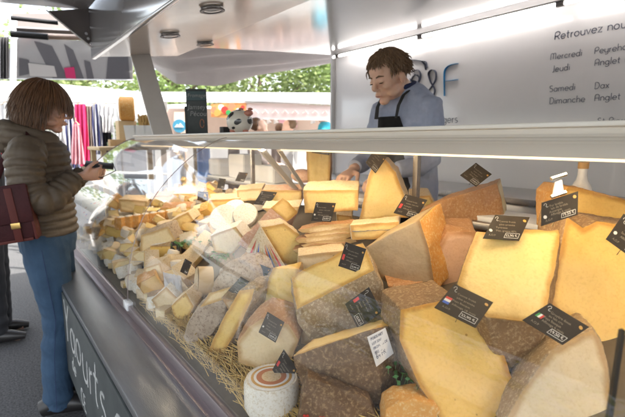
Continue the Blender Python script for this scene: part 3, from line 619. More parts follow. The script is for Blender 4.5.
# back middle
L('cheese_block', 'long yellow cheese block with pale rind lying across the back', [(303, 190), (359, 189), (358, 211), (304, 214)], (330, 232), (.015, .02, .13), pm='yellow', rm='cream', z=1.06)
L('cheese_block', 'upright yellow cheese piece standing on the long block, card in front', [(306, 150), (331, 150), (330, 180), (329, 189), (308, 190), (307, 178)], (320, 190), (.01, 0, .05), pm='yellow', rm='rust', z=1.13, off=.07)
L('cheese_wedge', 'tall pointed cream cheese wedge at the back centre', [(375, 160), (384, 158), (396, 172), (405, 196), (409, 218), (358, 222), (363, 200), (368, 176)], (385, 232), (.03, .0, .08), pm='yellow', rm='cream', z=1.05)
for i, (o_, b_, lb_) in enumerate([([(364, 203), (402, 199), (402, 216), (364, 221)], (385, 230), 'upper of two yellow blocks with a blue-grey ash line, beside the pointed wedge'),
                       ([(350, 225), (399, 221), (399, 232), (374, 240), (352, 240)], (380, 250), 'lower of two yellow blocks with a blue-grey ash line, beside the slices')]):
    e = L('ash_line_cheese', lb_, o_, b_, (.02, .0, .09), pm='yellow', rm='cream', z=1.03, off=-.02)
    bm = NB(); d_ = depth(PL(*b_, 2, 1.03))-.024; y_ = sum(p[1] for p in o_)/len(o_)
    xs = np.linspace(o_[0][0]+2, 400, 16); tube(bm, [U(x, y_-(x-o_[0][0])*.05+random.uniform(-.4, .4), d_) for x in xs], [random.uniform(.0008, .002) for _ in xs], 5); obj('ash_line', bm, Q['ash'], e)
# wrapped block under the slices
L('cheese_block', 'wrapped cream block under the pile of thin slices', [(297, 255), (344, 250), (343, 290), (300, 300)], (322, 305), (.0, .0, .09), pm='creamh', rm='cream', off=.03)
zc = deckz(D(320, 262).x)
for i in range(5):
    cx, cy = (300, 238)[0]+[0, 8, 3, 12, 6][i], 250-5*i
    dpt = dd(322, 290)+.06
    o_ = [(cx-8, cy), (cx+14, cy-5), (cx+46, cy-7), (cx+50, cy-3), (cx+20, cy+5), (cx-4, cy+3)]
    e = L('cheese_slice', ['bottom', 'second lowest', 'middle', 'second highest', 'topmost'][i]+' slice of the flat pale cheese pile in the middle', o_, (322, 290), (.01, .004, .05), pm='cream', rm='rust', off=.05+.004*i, bev=.0018, rim=.001, amp=.0018, group='thin slices piled in the middle')
# left back: stacked wheels & blocks
WH = [((226, 222), 12, (-.55, -.35, .5), 'pale round cheese leaning on edge in the middle back'), ((246, 219), 10, (-.4, -.5, .4), 'second pale round cheese leaning behind the first'), ((236, 214), 9, (-.4, -.3, .6), 'smaller round cheese wedged between two leaning rounds')]
for (c_, r_, ax_, lb_) in WH:
    d_ = dd(c_[0], c_[1]+22)+.02; p_ = U(c_[0], c_[1]-2, d_); drum('round_cheese', lb_, p_, r_*d_/F*1.25, .035, Vector(ax_), rm='white')
# wood boxed round with label lying
d_ = dd(200, 305); p_ = U(197, 281, d_); ax_ = (rv*.9 + fh*.35 - UP*.12).normalized()
e = empty('boxed_cheese', 'round cheese in thin wooden box lying on its side with purple label', 'cheese', p_)
bm = NB(); tube(bm, [p_, p_+ax_*.05], .052, 30); bx_ = obj('wooden_box', bm, M['wood'], e)
bm = NB(); cyl(bm, p_-ax_*.002, p_-ax_*.004, .047, None, 30); obj('cheese_face', bm, Q['cream'], e)
# small fan rays on the triangle's left side
fe = depth(FAN.matrix_basis.translation); d_ = dd(290, 292)-.006
cols = ['red', 'ink', 'blue', 'seal', 'greenink', 'ink', 'red', 'blue', 'seal', 'red']
bm = NB(); polyprism(bm, [U(260, 226, d_+.012), U(285, 267, d_), U(262, 268, d_+.01), U(246, 251, d_+.03)], rv*.002+fh*.004); fl = obj('printed_label', bm, Q['cream'], FAN)
for i, c_ in enumerate(cols):
    t = (i+.5)/len(cols); end = (249+t*33, 252+math.sin(t*3.1)*9+t*13); a_ = (260.5+(end[0]-260.5)*.4, 229+(end[1]-229)*.4)
    bm = NB(); dq = lambda x: d_-.002+.03*max(0, (284-x)/38)*.9-.002
    b0, b1 = (end[0]-1.2, end[1]), (end[0]+1.2, end[1]); polyprism(bm, [U(*a_, dq(a_[0])-.001), U(*b1, dq(b1[0])-.001), U(*b0, dq(b0[0])-.001)], fh*.001); obj('printed_ray', bm, M[c_], fl)

# ------------------------------------------------------------------ small cheese prototypes (built at origin, then copied)
protos = {}
def proto_root(k, label, cat='cheese'):
    e = empty(k, label, cat, (0, 0, 0)); return e
def mk_box(kind, sx, sy, sz, pm, rm, taper=1., label='', shear=0):
    verts = [Vector(v) for v in ((-sx, -sy, 0), (sx, -sy, 0), (sx, sy, 0), (-sx, sy, 0), (-sx*taper+shear, -sy*taper, sz), (sx*taper+shear, -sy*taper, sz), (sx*taper+shear, sy*taper, sz), (-sx*taper+shear, sy*taper, sz))]
    faces = [(0, 3, 2, 1), (4, 5, 6, 7), (0, 1, 5, 4), (1, 2, 6, 5), (2, 3, 7, 6), (3, 0, 4, 7)]
    return finish(kind, label, verts, faces, ['r', 'r', 'p', 'p', 'p', 'r'], pm, rm, None, bev=.003, amp=.002, rim=.002, edge=.03, loc=Vector((0, 0, 0)))
def mk_wedge(kind, l_, a, h, pm, rm, label=''):
    w_ = l_*math.tan(a/2); verts = [Vector(v) for v in ((0, 0, 0), (l_, -w_, 0), (l_*1.07, 0, 0), (l_, w_, 0), (0, 0, h), (l_, -w_, h), (l_*1.07, 0, h), (l_, w_, h))]
    for v in verts: v.x -= l_*.55
    faces = [(0, 3, 2, 1), (4, 5, 6, 7), (0, 1, 5, 4), (1, 2, 6, 5), (2, 3, 7, 6), (3, 0, 4, 7)]
    return finish(kind, label, verts, faces, ['r', 'r', 'p', 'r', 'r', 'p'], pm, rm, None, bev=.003, amp=.002, rim=.002, edge=.03, loc=Vector((0, 0, 0)))
def mk_drum(kind, r, h, rm, pm=None, label=''):
    e = empty(kind, label, 'cheese'); drum('rind', None, (0, 0, 0), r, h, UP, rm=rm, parent=e)
    return e
PR = [
 (mk_wedge('small_wedge', .10, .62, .045, 'cream', 'white'), 'small cream wedge with white rind in the far heap', .045, 16),
 (mk_wedge('small_wedge', .11, .5, .055, 'yellow', 'cream'), 'small yellow wedge with pale rind in the far heap', .05, 15),
 (mk_wedge('small_wedge', .12, .7, .06, 'yelh', 'grey'), 'yellow wedge with grey rind in the far heap', .055, 6),
 (mk_box('small_block', .045, .03, .055, 'cream', 'cream'), 'square-cut cream block in the far heap', .045, 13),
 (mk_box('small_block', .06, .035, .04, 'yellow', 'cream', 1., shear=.01), 'long yellow block in the far heap', .05, 11),
 (mk_box('ash_pyramid', .036, .036, .06, 'drab', 'ash', .55), 'little ash-covered truncated pyramid cheese', .04, 3),
 (mk_drum('goat_drum', .032, .045, 'white'), 'small white goat cheese drum in the far heap', .033, 24),
 (mk_drum('goat_drum', .034, .035, 'mould'), 'small mouldy grey goat cheese puck in the far heap', .034, 7),
 (mk_drum('goat_disc', .055, .025, 'cream'), 'flat round creamy cheese in the far heap', .055, 9),
 (mk_box('small_block', .035, .03, .075, 'gold', 'orange'), 'upright deep yellow block in the far heap', .04, 2),
]
first = [True]*len(PR)
def place(k, loc, rot, sc_=1., label=None):
    p, lb_, r_, _ = PR[k]
    if first[k]:
        first[k] = False; p.location = loc; p.rotation_euler = rot; p.scale = (sc_,)*3; p['label'] = label or lb_; p['group'] = 'small cheeses heaped in the far half of the case'; return p
    return copy_tree(p, loc, rot, label or lb_, 'small cheeses heaped in the far half of the case', sc_)
bag_ = [i for i, p in enumerate(PR) for _ in range(p[3])]
placed = []
rnd = random.Random(11)
def ok(x, y, r_):
    return all((x-a)**2+(y-b)**2 > (.70*(r_+c))**2 for a, b, c in placed)
# keep the heap out of the hand-placed zone: photo position right of a slanting line
from bpy_extras.object_utils import world_to_camera_view
def topx(x, y, z):
    v = Vector((x, y, z))-O; d = v.dot(fv); return CX+F*v.dot(rv)/d, CY-F*v.dot(uv)/d
n_ = 0
for tries in range(26000):
    x = rnd.uniform(.45, 1.22) if rnd.random() > .25 else rnd.uniform(.44, .52); y = rnd.uniform(1.15, 3.03); z = deckz(x)
    px, py = topx(x, y, z+.03)
    if px > 190+max(0, (262-py))*1.5 or (py > 283 and px > 160): continue
    if px > 288 or (px > 222 and py > 205): continue
    k = rnd.choice(bag_); r_ = PR[k][2]*.80
    lim = .46+.012
    if x-r_ < .425: continue
    if not ok(x, y, r_): continue
    placed.append((x, y, r_))
    tx, ty = rnd.gauss(0, .22), rnd.gauss(0, .22)-math.atan(K)
    place(k, (x, y, z+rnd.uniform(.004, .02)), (tx, ty, rnd.uniform(0, 6.28)), rnd.uniform(.75, 1.1)); n_ += 1
    if n_ >= 215: break
for i_ in range(34):
    y = 1.42+i_*.048+rnd.uniform(-.008, .008); x = rnd.uniform(.448, .468); k = rnd.choice([0, 1, 3, 4, 6, 7, 7]); place(k, (x, y, deckz(x)+.004), (rnd.gauss(0, .12), rnd.gauss(0, .12), rnd.uniform(0, 6.28)), rnd.uniform(.5, .68))
# second layer
lay1 = list(placed); placed = []; m_ = 0
for tries in range(9000):
    a, b, c_ = rnd.choice(lay1); x, y = a+rnd.uniform(-.04, .04), b+rnd.uniform(-.04, .04)
    if x < .52 or x > 1.2 or y > 3.0: continue
    k = rnd.choice(bag_); r_ = PR[k][2]
    if not ok(x, y, r_*.95): continue
    px, py = topx(x, y, deckz(x)+.07)
    placed.append((x, y, r_))
    place(k, (x, y, deckz(x)+.055), (rnd.gauss(0, .45), rnd.gauss(0, .45)-.3, rnd.uniform(0, 6.28)), rnd.uniform(.7, 1.0)); m_ += 1
    if m_ >= 82: break
print('HEAP', n_, m_)
# orange-sided row
ob = mk_box('orange_side_cheese', .020, .017, .052, 'cream', 'orange', label='cream-topped cheese stick with orange sides in the row near the far end'); ob.name = 'orange_side_cheese'
for ch in ob.children: ch.data.materials[0] = Q['orange']
bm = NB(); bmesh.ops.create_icosphere(bm, subdivisions=3, radius=1)
for v in bm.verts: v.co = Vector((v.co.x*.019, v.co.y*.016, .052+v.co.z*.006))
obj('cream_top', bm, Q['white'], ob)
for i in range(8):
    d_ = 2.32+.02*i; px = 122+i*8; p_ = U(px, 229-i*1.2, d_)
    c_ = ob if i == 0 else copy_tree(ob)
    c_.location = p_; c_.rotation_euler = (0, 0, .6+.1*i); c_['group'] = 'row of orange-sided cheeses'; c_.scale = (1.25,)*3
# plain long blocks stacked at left back, and orange wedge
for i, (o_, b_, pm_, rm_, lb_) in enumerate([
    ([(118, 199), (147, 201), (146, 213), (120, 212)], (133, 225), 'cream', 'cream', 'pale block leaning behind the orange-sided row'),
    ([(150, 196), (172, 195), (171, 206), (151, 207)], (160, 216), 'yellow', 'rust', 'brown-topped yellow block at the far back'),
    ([(173, 194), (196, 193), (196, 204), (174, 206)], (184, 212), 'yellow', 'cream', 'yellow block right of the brown-topped one at the far back'),
    ([(160, 208), (206, 206), (206, 213), (162, 216)], (184, 222), 'yellow', 'rust', 'long low yellow block on the heap at the back'),
    ([(208, 200), (240, 198), (240, 210), (210, 212)], (224, 222), 'gold', 'cream', 'golden block at the back, left of the standing card'),
    ([(236, 190), (262, 188), (262, 200), (238, 202)], (250, 214), 'cream', 'cream', 'cream block under the tan card at the back'),
    ([(262, 190), (302, 190), (302, 204), (264, 206)], (284, 220), 'yellow', 'pink', 'pink-rind yellow block left of the long block'),
    ([(104, 205), (110, 196), (119, 203), (118, 210)], (112, 218), 'gold', 'orange', 'orange cheese wedge near the glass end'),
    ([(262, 208), (300, 206), (296, 216), (284, 224), (268, 214)], (284, 236), 'cream', 'cream', 'cream slice lying behind the fan-printed triangle'),
    ([(410, 196), (430, 195), (436, 206), (424, 216), (412, 212)], (424, 230), 'yellow', 'cream', 'small yellow end piece behind the flat brown wedge'),
    ([(336, 214), (352, 216), (352, 232), (338, 232)], (345, 240), 'gold', 'cream', 'short golden block between the slices and the ash-line blocks')]):
    L('cheese_block', lb_, o_, b_, (.01, .02, .08), pm=pm_, rm=rm_, z=min(1.03, deckz(D(*b_).x)))
# more filler blocks mid: between heap and big ones
for i, (o_, b_, pm_, rm_, lb_) in enumerate([
    ([(142, 268), (160, 262), (166, 280), (150, 298)], (152, 300), 'cream', 'cream', 'cream wedge at the glass left of the crumpled film'),
    ([(150, 300), (166, 286), (180, 300), (176, 318), (160, 316)], (165, 318), 'creamh', 'white', 'ivory wedge lying by the glass under the crumpled film'),
    ([(170, 306), (186, 292), (194, 306), (184, 326), (176, 322)], (182, 326), 'yelh', 'cream', 'narrow pale wedge beside the grey mould-rind wedge'),
    ([(140, 235), (168, 226), (176, 240), (150, 262), (140, 256)], (152, 266), 'cream', 'mould', 'cream wedge with mouldy rind in front of the heap'),
    ([(168, 222), (188, 212), (194, 220), (172, 240)], (180, 246), 'yellow', 'cream', 'long yellow wedge behind the black card on the heap'),
    ([(210, 236), (236, 226), (246, 240), (232, 256), (214, 252)], (232, 272), 'cream', 'white', 'cream wedge left of the pink-rind wedge'),
    ([(236, 262), (262, 256), (268, 266), (262, 284), (250, 290)], (256, 306), 'mott', 'grey', 'grey cheese behind the small card at the middle left'),
    ([(222, 298), (236, 300), (244, 318), (236, 330)], (238, 344), 'tan', 'grey', 'tan cheese wedged behind the tall pale wedge'),
    ([(300, 300), (345, 298), (345, 345), (300, 345)], (322, 352), 'tan', 'dark', 'dark cheese under the grey-rind wedge'),
    ([(390, 300), (420, 296), (440, 312), (410, 345), (394, 330)], (412, 352), 'pinkt', 'rust', 'rust-rind cheese half hidden between the labelled wedge and the golden one')]):
    L('cheese_wedge', lb_, o_, b_, (.02, .02, .06), pm=pm_, rm=rm_, off=.02)
L('cheese_wedge', 'round orange-brown cheese end at the bottom edge of the case', [(386, 410), (398, 402), (416, 400), (436, 406), (446, 420), (446, 436), (384, 436)], (415, 434), (.0, .0, .06), pm='tan', rm='orange', front='r')

# ------------------------------------------------------------------ white label on the brown wedge
d_ = dd(340, 408)
def stick(pts, depths, th=.0012): return [U(x, y, q) for (x, y), q in zip(pts, depths)]
bm = NB(); q_ = [d_-.034, d_+.003, d_+.020, d_-.028]; c4 = stick([(366, 333), (384, 324), (392, 349), (375, 362)], q_)
c4 = [p-fh*.018 for p in c4]; polyprism(bm, c4, -fh*.0015); PLb = obj('cheese_label', bm, M['paper']); tagp(PLb, 'white paper label with small print stuck on the big brown-rind wedge', 'label')
a, b, c, d = c4; 
for i in range(5):
    t = .14+.16*i; p0 = a.lerp(d, t); p1 = b.lerp(c, t); p0, p1 = p0.lerp(p1, .12), p0.lerp(p1, [.85, .7, .88, .6, .8][i])
    x_ = (p1-p0); s_ = ['POIDS NET', 'LOT 2247', 'FROMAGE DE', 'BREBIS', '64 FR'][i]
    yd = (a-d).normalized(); text(s_, p0-fh*.0035, x_, yd, x_.length/ (len(s_)*.60), M['lettering'], PLb, 'print', .0002)

# ------------------------------------------------------------------ price cards
CT = [['Comté fruité', 'Tomme fermière', 'Pur brebis', 'Cantal vieux', 'Gruyère doux', 'Ossau'], ['au lait cru', 'lait de vache', 'lait de brebis', 'entier, non cuit', 'pâte pressée'], ['Pyrénées', 'Jura', 'Auvergne', 'Savoie', 'Pays Basque'], ['Affinage 10 mois', 'Affinage 6 mois', 'Affinage 18 mois', 'Mat. grasse 45%']]
def card(corners, d, label, flag=None, tan=False, q=(0, 0, 0, 0), pin=None):
    """corners: top-left, top-right, bottom-right, bottom-left in reading order"""
    c4 = [U(x, y, d+k) for (x, y), k in zip(corners, q)]
    cen = sum(c4, Vector())/4; a, b, c, dd_ = c4
    X = ((b-a)+(c-dd_))/2; Y = ((a-dd_)+(b-c))/2; N = X.cross(Y).normalized()
    if N.dot(O-cen) < 0: N = -N
    e = empty('price_card', label, 'price card', cen, 'black price cards stuck in the cheeses')
    P_ = lambda u, v, h=.0: cen + X*(u-.5) + Y*(v-.5) + N*h
    bm = NB(); polyprism(bm, [P_(0, 0), P_(1, 0), P_(1, 1), P_(0, 1)], -N*.0012); obj('card', bm, M['card'], e, 0)
    def rect(u0, v0, u1, v1, m, name, h=.0006):
        bm = NB(); polyprism(bm, [P_(u0, v0, h), P_(u1, v0, h), P_(u1, v1, h), P_(u0, v1, h)], -N*.0003); obj(name, bm, M[m], e, 0)
    w_ = X.length; small = w_ < .05 and d > 1.3
    # logo
    bm = NB()
    for s_, (u, v) in enumerate(((.09, .86), (.15, .80))): 
        tube(bm, [P_(u+.035*math.cos(t), v+.06*math.sin(t), .0008) for t in [k*.7+s_*2 for k in range(6)]], w_*.006, 5)
    obj('logo', bm, M['ink'], e)
    if not small:
        for i in range(4):
            s_ = [CT[0][int(c4[0].x*997) % 6], CT[1][int(c4[0].x*613) % 5], CT[2][int(c4[0].x*331) % 5], CT[3][int(c4[0].x*177) % 4]][i]
            v = .70-.13*i; text(s_, P_(.22+.04*(i % 2), v, .0006), X, Y, w_*.088, M['inkdim'], e, 'print', .0001)
        text('A.O.P', P_(.12, .12, .0006), X, Y, w_*.08, M['inkdim'], e, 'print', .0001)
    # price frame
    u0, v0, u1, v1 = .55, .08, .93, .27; t_ = .012
    bm = NB()
    for (p, q_) in (((u0, v0), (u1, v0)), ((u0, v1), (u1, v1)), ((u0, v0), (u0, v1)), ((u1, v0), (u1, v1))): quadstrip(bm, [P_(*p, .0006), P_(*q_, .0006)], (w_*.006, w_*.006))
    obj('price_frame', bm, M['ink'], e)
    if not small: text(random.choice(['22,90 €', '19,50 €', '24,00 €', '17,80 €', '28,90 €']), P_(u0+.03, v0+.055, .0007), X, Y, w_*.105, M['ink'], e, 'price', .0001)
    else: rect(u0+.05, v0+.07, u1-.05, v1-.07, 'ink', 'price')
    # seal
    bm = NB(); pc = P_(.9, .82); cyl(bm, pc, pc+N*.0007, w_*.045, None, 14); obj('seal', bm, M['seal'], e)
    if flag == 'fr':
        for i, m_ in enumerate(('blue', 'ink', 'red')): rect(.05, .26+.08*i, .2, .34+.08*i, m_, 'flag')
    elif flag == 'it':
        rect(.06, .36, .11, .52, 'greenink', 'flag'); rect(.11, .36, .16, .52, 'ink', 'flag'); rect(.16, .36, .21, .52, 'red', 'flag')
    elif flag == 'sw': rect(.05, .3, .16, .52, 'red', 'flag')
    elif flag == 'map':
        bm = NB(); pc = P_(.10, .34); cyl(bm, pc, pc+N*.0007, w_*.05, None, 6); obj('map_mark', bm, M['ink'], e)
    # pin that goes into the cheese
    bm = NB(); p0 = P_(.5, .3, -.003); p1 = p0 - UP*(w_*.40) + fh*.02; cyl(bm, p0, p1, .0008, None, 6); obj('pin', bm, M['chrome'], e)
    return e
B = lambda x, y, off=0: dd(x, y)+off
card([(453, 284), (495, 302), (474, 328), (436, 307)], B(470, 425)-.05, 'large black price card with a tricolour flag on the golden wedge at bottom right', 'fr', q=(.06, .04, -.01, .0))
card([(549, 304), (590, 326), (562, 346), (523, 319)], B(560, 425)-.03, 'black price card with red and white flag behind the small mottled wedge', 'it', q=(.05, .04, .02, .03))
card([(494, 215), (531, 217), (518, 241), (484, 238)], B(513, 392)+.09, 'black price card lying on top of the pale yellow wedge', 'map', q=(.04, .04, .0, .0))
CL = card([(542, 203), (578, 191), (578, 215), (541, 226)], B(600, 372)+.0, 'upright black price card held by a metal clip at the far right', 'map')
card([(627, 214), (652, 236), (640, 262), (603, 239)], B(600, 372)-.02, 'black price card cut off by the right edge of the frame', 'map')
card([(476, 163), (492, 174), (476, 187), (460, 175)], depth(PL(470, 230, 2, 1.1)), 'diamond-tilted brown price card above the rust-brown wedge')
card([(404, 195), (429, 199), (414, 220), (395, 212)], B(400, 300)+.14, 'black price card above the flat brown wedge in the middle', 'sw')
card([(316, 202), (336, 203), (331, 222), (311, 221)], B(322, 290)+.06, 'black price card standing over the pile of slices', 'map')
card([(376, 147), (387, 157), (375, 174), (366, 162)], depth(PL(385, 232, 2, 1.05))-.03, 'diamond-tilted black price card on the tall pointed wedge')
card([(314, 140), (332, 143), (329, 155), (312, 153)], depth(PL(320, 190, 2, 1.13))+.02, 'brown price card on top of the upright yellow piece')
card([(346, 242), (366, 249), (359, 273), (338, 266)], B(345, 350)+.02, 'black price card with red mark above the grey-rind wedge', 'sw')
card([(368, 287), (383, 312), (357, 329), (346, 304)], B(345, 350)-.07, 'steeply tilted black price card on the grey-rind wedge', 'sw')
card([(267, 312), (285, 322), (275, 343), (259, 332)], B(262, 374)-.03, 'black price card on the creamy block behind the white round cheese', 'map')
card([(284, 347), (297, 371), (286, 387), (272, 372)], B(272, 408)+.0, 'black price card with red dot leaning over the white round cheese', 'sw')
card([(240, 277), (250, 281), (236, 296), (229, 290)], B(235, 330)-.03, 'small grey price card on the upright half wheel', None)
card([(262, 191), (277, 192), (269, 206), (253, 204)], depth(PL(284, 220, 2, 1.0))-.02, 'black price card left of the long yellow block')
card([(239, 172), (248, 173), (244, 182), (235, 181)], depth(PL(250, 214, 2, 1.0)), 'small tan price card on the cream block at the back')
card([(172, 242), (180, 242), (180, 252), (169, 251)], B(180, 262), 'small black price card at the front of the heap')
card([(185, 259), (192, 262), (187, 276), (180, 271)], B(192, 296), 'small black price card with blue mark above the crumpled film')
card([(198, 191), (208, 192), (208, 201), (197, 200)], B(204, 216), 'small black price card at the foot of the slanting support')
card([(170, 221), (181, 221), (179, 229), (169, 229)], B(176, 240), 'small black price card above the orange-sided row')
card([(258, 264), (271, 268), (264, 281), (250, 274)], B(256, 306)-.03, 'small dark price card left of the yellow wedge with eyes')
card([(219, 178), (226, 179), (224, 189), (217, 188)], B(230, 212), 'pale grey price card at the far back')
# metal clip for the card at right
p_ = U(558, 192, B(600, 372)-.004)
e = empty('card_clip', 'shiny metal clip gripping the upright price card at the far right', 'clip', p_)
bm = NB(); a_, b_ = U(551, 197, B(600, 372)-.006), U(566, 192, B(600, 372)-.006); quadstrip(bm, [a_, b_], (.0035, .004)); obj('jaw', bm, M['chrome'], e)
bm = NB(); polyprism(bm, [U(553, 196, B(600, 372)-.004), U(564, 192, B(600, 372)-.004), U(562, 180, B(600, 372)-.004), U(556, 182, B(600, 372)-.004)], fh*.004); obj('plate', bm, M['plastic'], e)
bm = NB(); cyl(bm, U(551, 179, B(600, 372)-.006), U(566, 174, B(600, 372)-.006), .004, None, 12); obj('handle', bm, M['chrome'], e)

# ------------------------------------------------------------------ straw, herbs, film
bm = NB(); rs = random.Random(3)
for i in range(1300):
    yy = rs.uniform(.5, 1.62); p = Vector((rs.triangular(.418, .62, .45), yy, 0)); p.z = deckz(p.x)+rs.uniform(.002, .022)
    a = rs.gauss(0, .30); dv = Vector((math.sin(a), -math.cos(a), rs.uniform(-.06, .06))); ln = rs.uniform(.04, .11)
    q_ = p+dv*ln; q0 = p-dv*ln*.5; q_.x = max(q_.x, .417); q0.x = max(q0.x, .417)
    tube(bm, [q0, p+Vector((0, 0, .004)), q_], rs.uniform(.0006, .0014), 4)
st = obj('straw_mat', bm, M['straw']); tagp(st, 'bed of yellow straw along the glass at the front of the case', 'straw')
def herb(cen, name, label, n=38, r=.026):
    bm = NB(); rs = random.Random(int(cen.x*1000))
    for i in range(n):
        p = cen+Vector((rs.gauss(0, r), rs.gauss(0, r), abs(rs.gauss(0, r*.25)))); x, y, z = frame((rs.uniform(-1, 1), rs.uniform(-1, 1), rs.uniform(.3, 1)))
        s_ = rs.uniform(.006, .013); vs = [bm.verts.new(p+x*s_), bm.verts.new(p+y*s_*.5), bm.verts.new(p-x*s_), bm.verts.new(p-y*s_*.5)]; bm.faces.new(vs)
        tube(bm, [p, p-Vector((rs.uniform(-.01, .01), 0, .015))], .0008, 4)
    o = obj(name, bm, M['leaf'], None, 0); tagp(o, label, 'herbs'); return o
for (x, y, lb_) in ((186, 243, 'green herb sprig on the heap behind the small black card'), (205, 240, 'loose green herb sprig among the small cheeses'), (220, 257, 'green herb bunch above the upright half wheel'), (413, 375, 'green herbs between the labelled wedge and the golden one'), (252, 262, 'green herbs by the fan-printed triangle')):
    p = U(x, y, B(x, y+18)); herb(p, 'herb_sprig', lb_)
bm = NB(); p = U(318, 411, B(318, 425)-.03)
for i in range(9):
    q_ = p+Vector((rs.gauss(0, .012), rs.gauss(0, .012), rs.gauss(0, .006))); 
    for k in range(6):
        t = k*math.pi/3; x_ = rv*math.cos(t)+UP*math.sin(t); y_ = rv*math.sin(t)-UP*math.cos(t)
        bm.faces.new([bm.verts.new(q_), bm.verts.new(q_+x_*.007+y_*.003-fh*.002), bm.verts.new(q_+x_*.010-fh*.003), bm.verts.new(q_+x_*.007-y_*.003-fh*.002)])
o = obj('red_flowers', bm, M['red'], None, 0); tagp(o, 'small red flowers at the bottom edge below the brown wedge', 'flowers')
# crumpled film over a wedge by the glass
bm = NB(); gx, gy = 14, 18; V = []
for i in range(gx):
    for j in range(gy):
        u_, v_ = i/(gx-1), j/(gy-1); px = 163+u_*18+v_*4; py = 272+v_*40+u_*4
        dpt = B(172, 308)-.012+.02*noise.noise(Vector((u_*4, v_*5, 2))); V.append(bm.verts.new(U(px, py, dpt)+Vector((0, 0, .004*noise.noise(Vector((u_*9, v_*9, 1)))))))
for i in range(gx-1):
    for j in range(gy-1): bm.faces.new((V[i*gy+j], V[(i+1)*gy+j], V[(i+1)*gy+j+1], V[i*gy+j+1]))
bmesh.ops.solidify(bm, geom=bm.faces[:], thickness=.0006)
o = obj('crumpled_film', bm, M['plastic']); tagp(o, 'crumpled white plastic film over a wedge near the glass joint', 'plastic film')
# card with red-blue streaks, painted as a reflection in the far end glass
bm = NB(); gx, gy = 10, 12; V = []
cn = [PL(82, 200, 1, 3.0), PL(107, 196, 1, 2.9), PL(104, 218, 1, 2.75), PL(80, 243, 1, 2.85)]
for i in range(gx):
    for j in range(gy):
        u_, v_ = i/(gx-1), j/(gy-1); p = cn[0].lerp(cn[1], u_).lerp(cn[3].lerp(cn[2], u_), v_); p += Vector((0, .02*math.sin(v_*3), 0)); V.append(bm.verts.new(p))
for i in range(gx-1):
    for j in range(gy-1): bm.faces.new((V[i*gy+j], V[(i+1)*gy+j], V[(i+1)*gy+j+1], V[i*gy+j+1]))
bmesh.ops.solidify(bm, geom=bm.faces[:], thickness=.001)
RC = obj('reflection_card', bm, M['paper']); tagp(RC, 'curved white card with red and blue streaks painted as a glass reflection at the far end of the case', 'reflection_card')
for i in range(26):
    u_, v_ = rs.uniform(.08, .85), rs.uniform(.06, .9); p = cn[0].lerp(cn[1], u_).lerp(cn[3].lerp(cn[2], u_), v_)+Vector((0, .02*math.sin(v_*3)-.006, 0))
    bm = NB(); tube(bm, [p, p+Vector((.012, .0, .006)), p+Vector((.022, 0, rs.uniform(-.01, .02)))], .0022, 4); obj('reflection_streak', bm, M[rs.choice(['red', 'red', 'blue', 'terracotta'])], RC)
# ================================================================== THINGS ON THE CASE TOP
p = PL(198, 138.5, 2, 1.4095)
p = O+(ray(198, 137.6)*(2.55/F)); p.z = 1.4095
e = empty('menu_board', 'small black chalk menu board standing on the case top', 'chalkboard', p)
xd = rv; nrm = -fh
def bxo(name, c, s, m, par, bev=.002):
    bm = NB(); rot = Matrix((rv, fh, UP)).transposed(); box(bm, c, s, rot, bev); return obj(name, bm, m, par)
sc_ = 2.55/F
bdh = 44*sc_
bd = bxo('board', p+UP*(bdh/2+.006), (20*sc_, .012, bdh), M['slate'], e); bxo('foot', p+UP*.006, (28*sc_, .08, .012), M['black'], e)
bxo('side_rail', p+UP*.09-rv*(11*sc_), (2*sc_, .014, .16), M['black'], e)
bxo('heading_panel', p+UP*(bdh*.87)-fh*.008, (19*sc_, .003, bdh*.2), mat('heading_teal', (.06, .10, .11), .6), bd)
for s_, dy, sz, off in (('Fromages', .84, .030, 0), ('Jamsey', .58, .038, 0), ('Pécou', .43, .040, .01)):
    text(s_, p+UP*(bdh*dy)-fh*.012-rv*(.050-off), rv, UP, sz, M['chalk'], bd, 'chalk_writing', .0004, 0, .15)
bm = NB(); q_ = p+UP*.07-fh*.008+rv*.03; tube(bm, [q_+rv*(.012*math.cos(t))+UP*(.025*math.sin(t)) for t in [k*.6 for k in range(11)]], .002, 5); obj('chalk_drawing', bm, M['terracotta'], bd)
# cow piggy bank
sc_ = 2.35/F; p = O+ray(240, 136)*sc_; p.z = 1.4095; c_ = p+UP*(.072)
e = empty('cow_money_box', 'round ceramic cow money box with black patches on the case top', 'money box', p)
bm = NB(); ell(bm, c_, (.072, .068, .066), None, 4); bod = obj('body', bm, M['ceramic'], e, 60)
def patch(dirv, r, m, name):
    bm = NB(); dirv = Vector(dirv).normalized(); x, y, z = frame(dirv); rings = []
    cv = None; prev = None; seg = 20; cc = bm.verts.new(c_+Vector((dirv.x*.0728, dirv.y*.0688, dirv.z*.0668)))
    for q in range(1, 5):
        ring = []
        for k in range(seg):
            t = 2*math.pi*k/seg; rr = r*q/4*(1+.25*math.sin(2*t+r*50)); dv = (dirv+(x*math.cos(t)+y*math.sin(t))*rr).normalized(); ring.append(bm.verts.new(c_+Vector((dv.x*.0728, dv.y*.0688, dv.z*.0668))))
        for k in range(seg):
            if prev: bm.faces.new((prev[k], prev[(k+1) % seg], ring[(k+1) % seg], ring[k]))
            else: bm.faces.new((cc, ring[(k+1) % seg], ring[k]))
        prev = ring
    obj(name, bm, m, bod, 60)
for dv, r_ in ((-fh*.6-rv*.7+UP*.5, .38), (-fh+rv*.05-UP*.05, .26), (-fh*.3+rv*.9+UP*.1, .4), (-fh*.4+UP*.95, .16), (-fh*.8-rv*.35-UP*.55, .14)): patch(dv, r_, M['ceramicd'], 'black_patch')
bm = NB(); ell(bm, c_+rv*.055-fh*.03+UP*.045, (.026, .022, .018), None, 2); obj('muzzle', bm, M['snout'], e, 60)
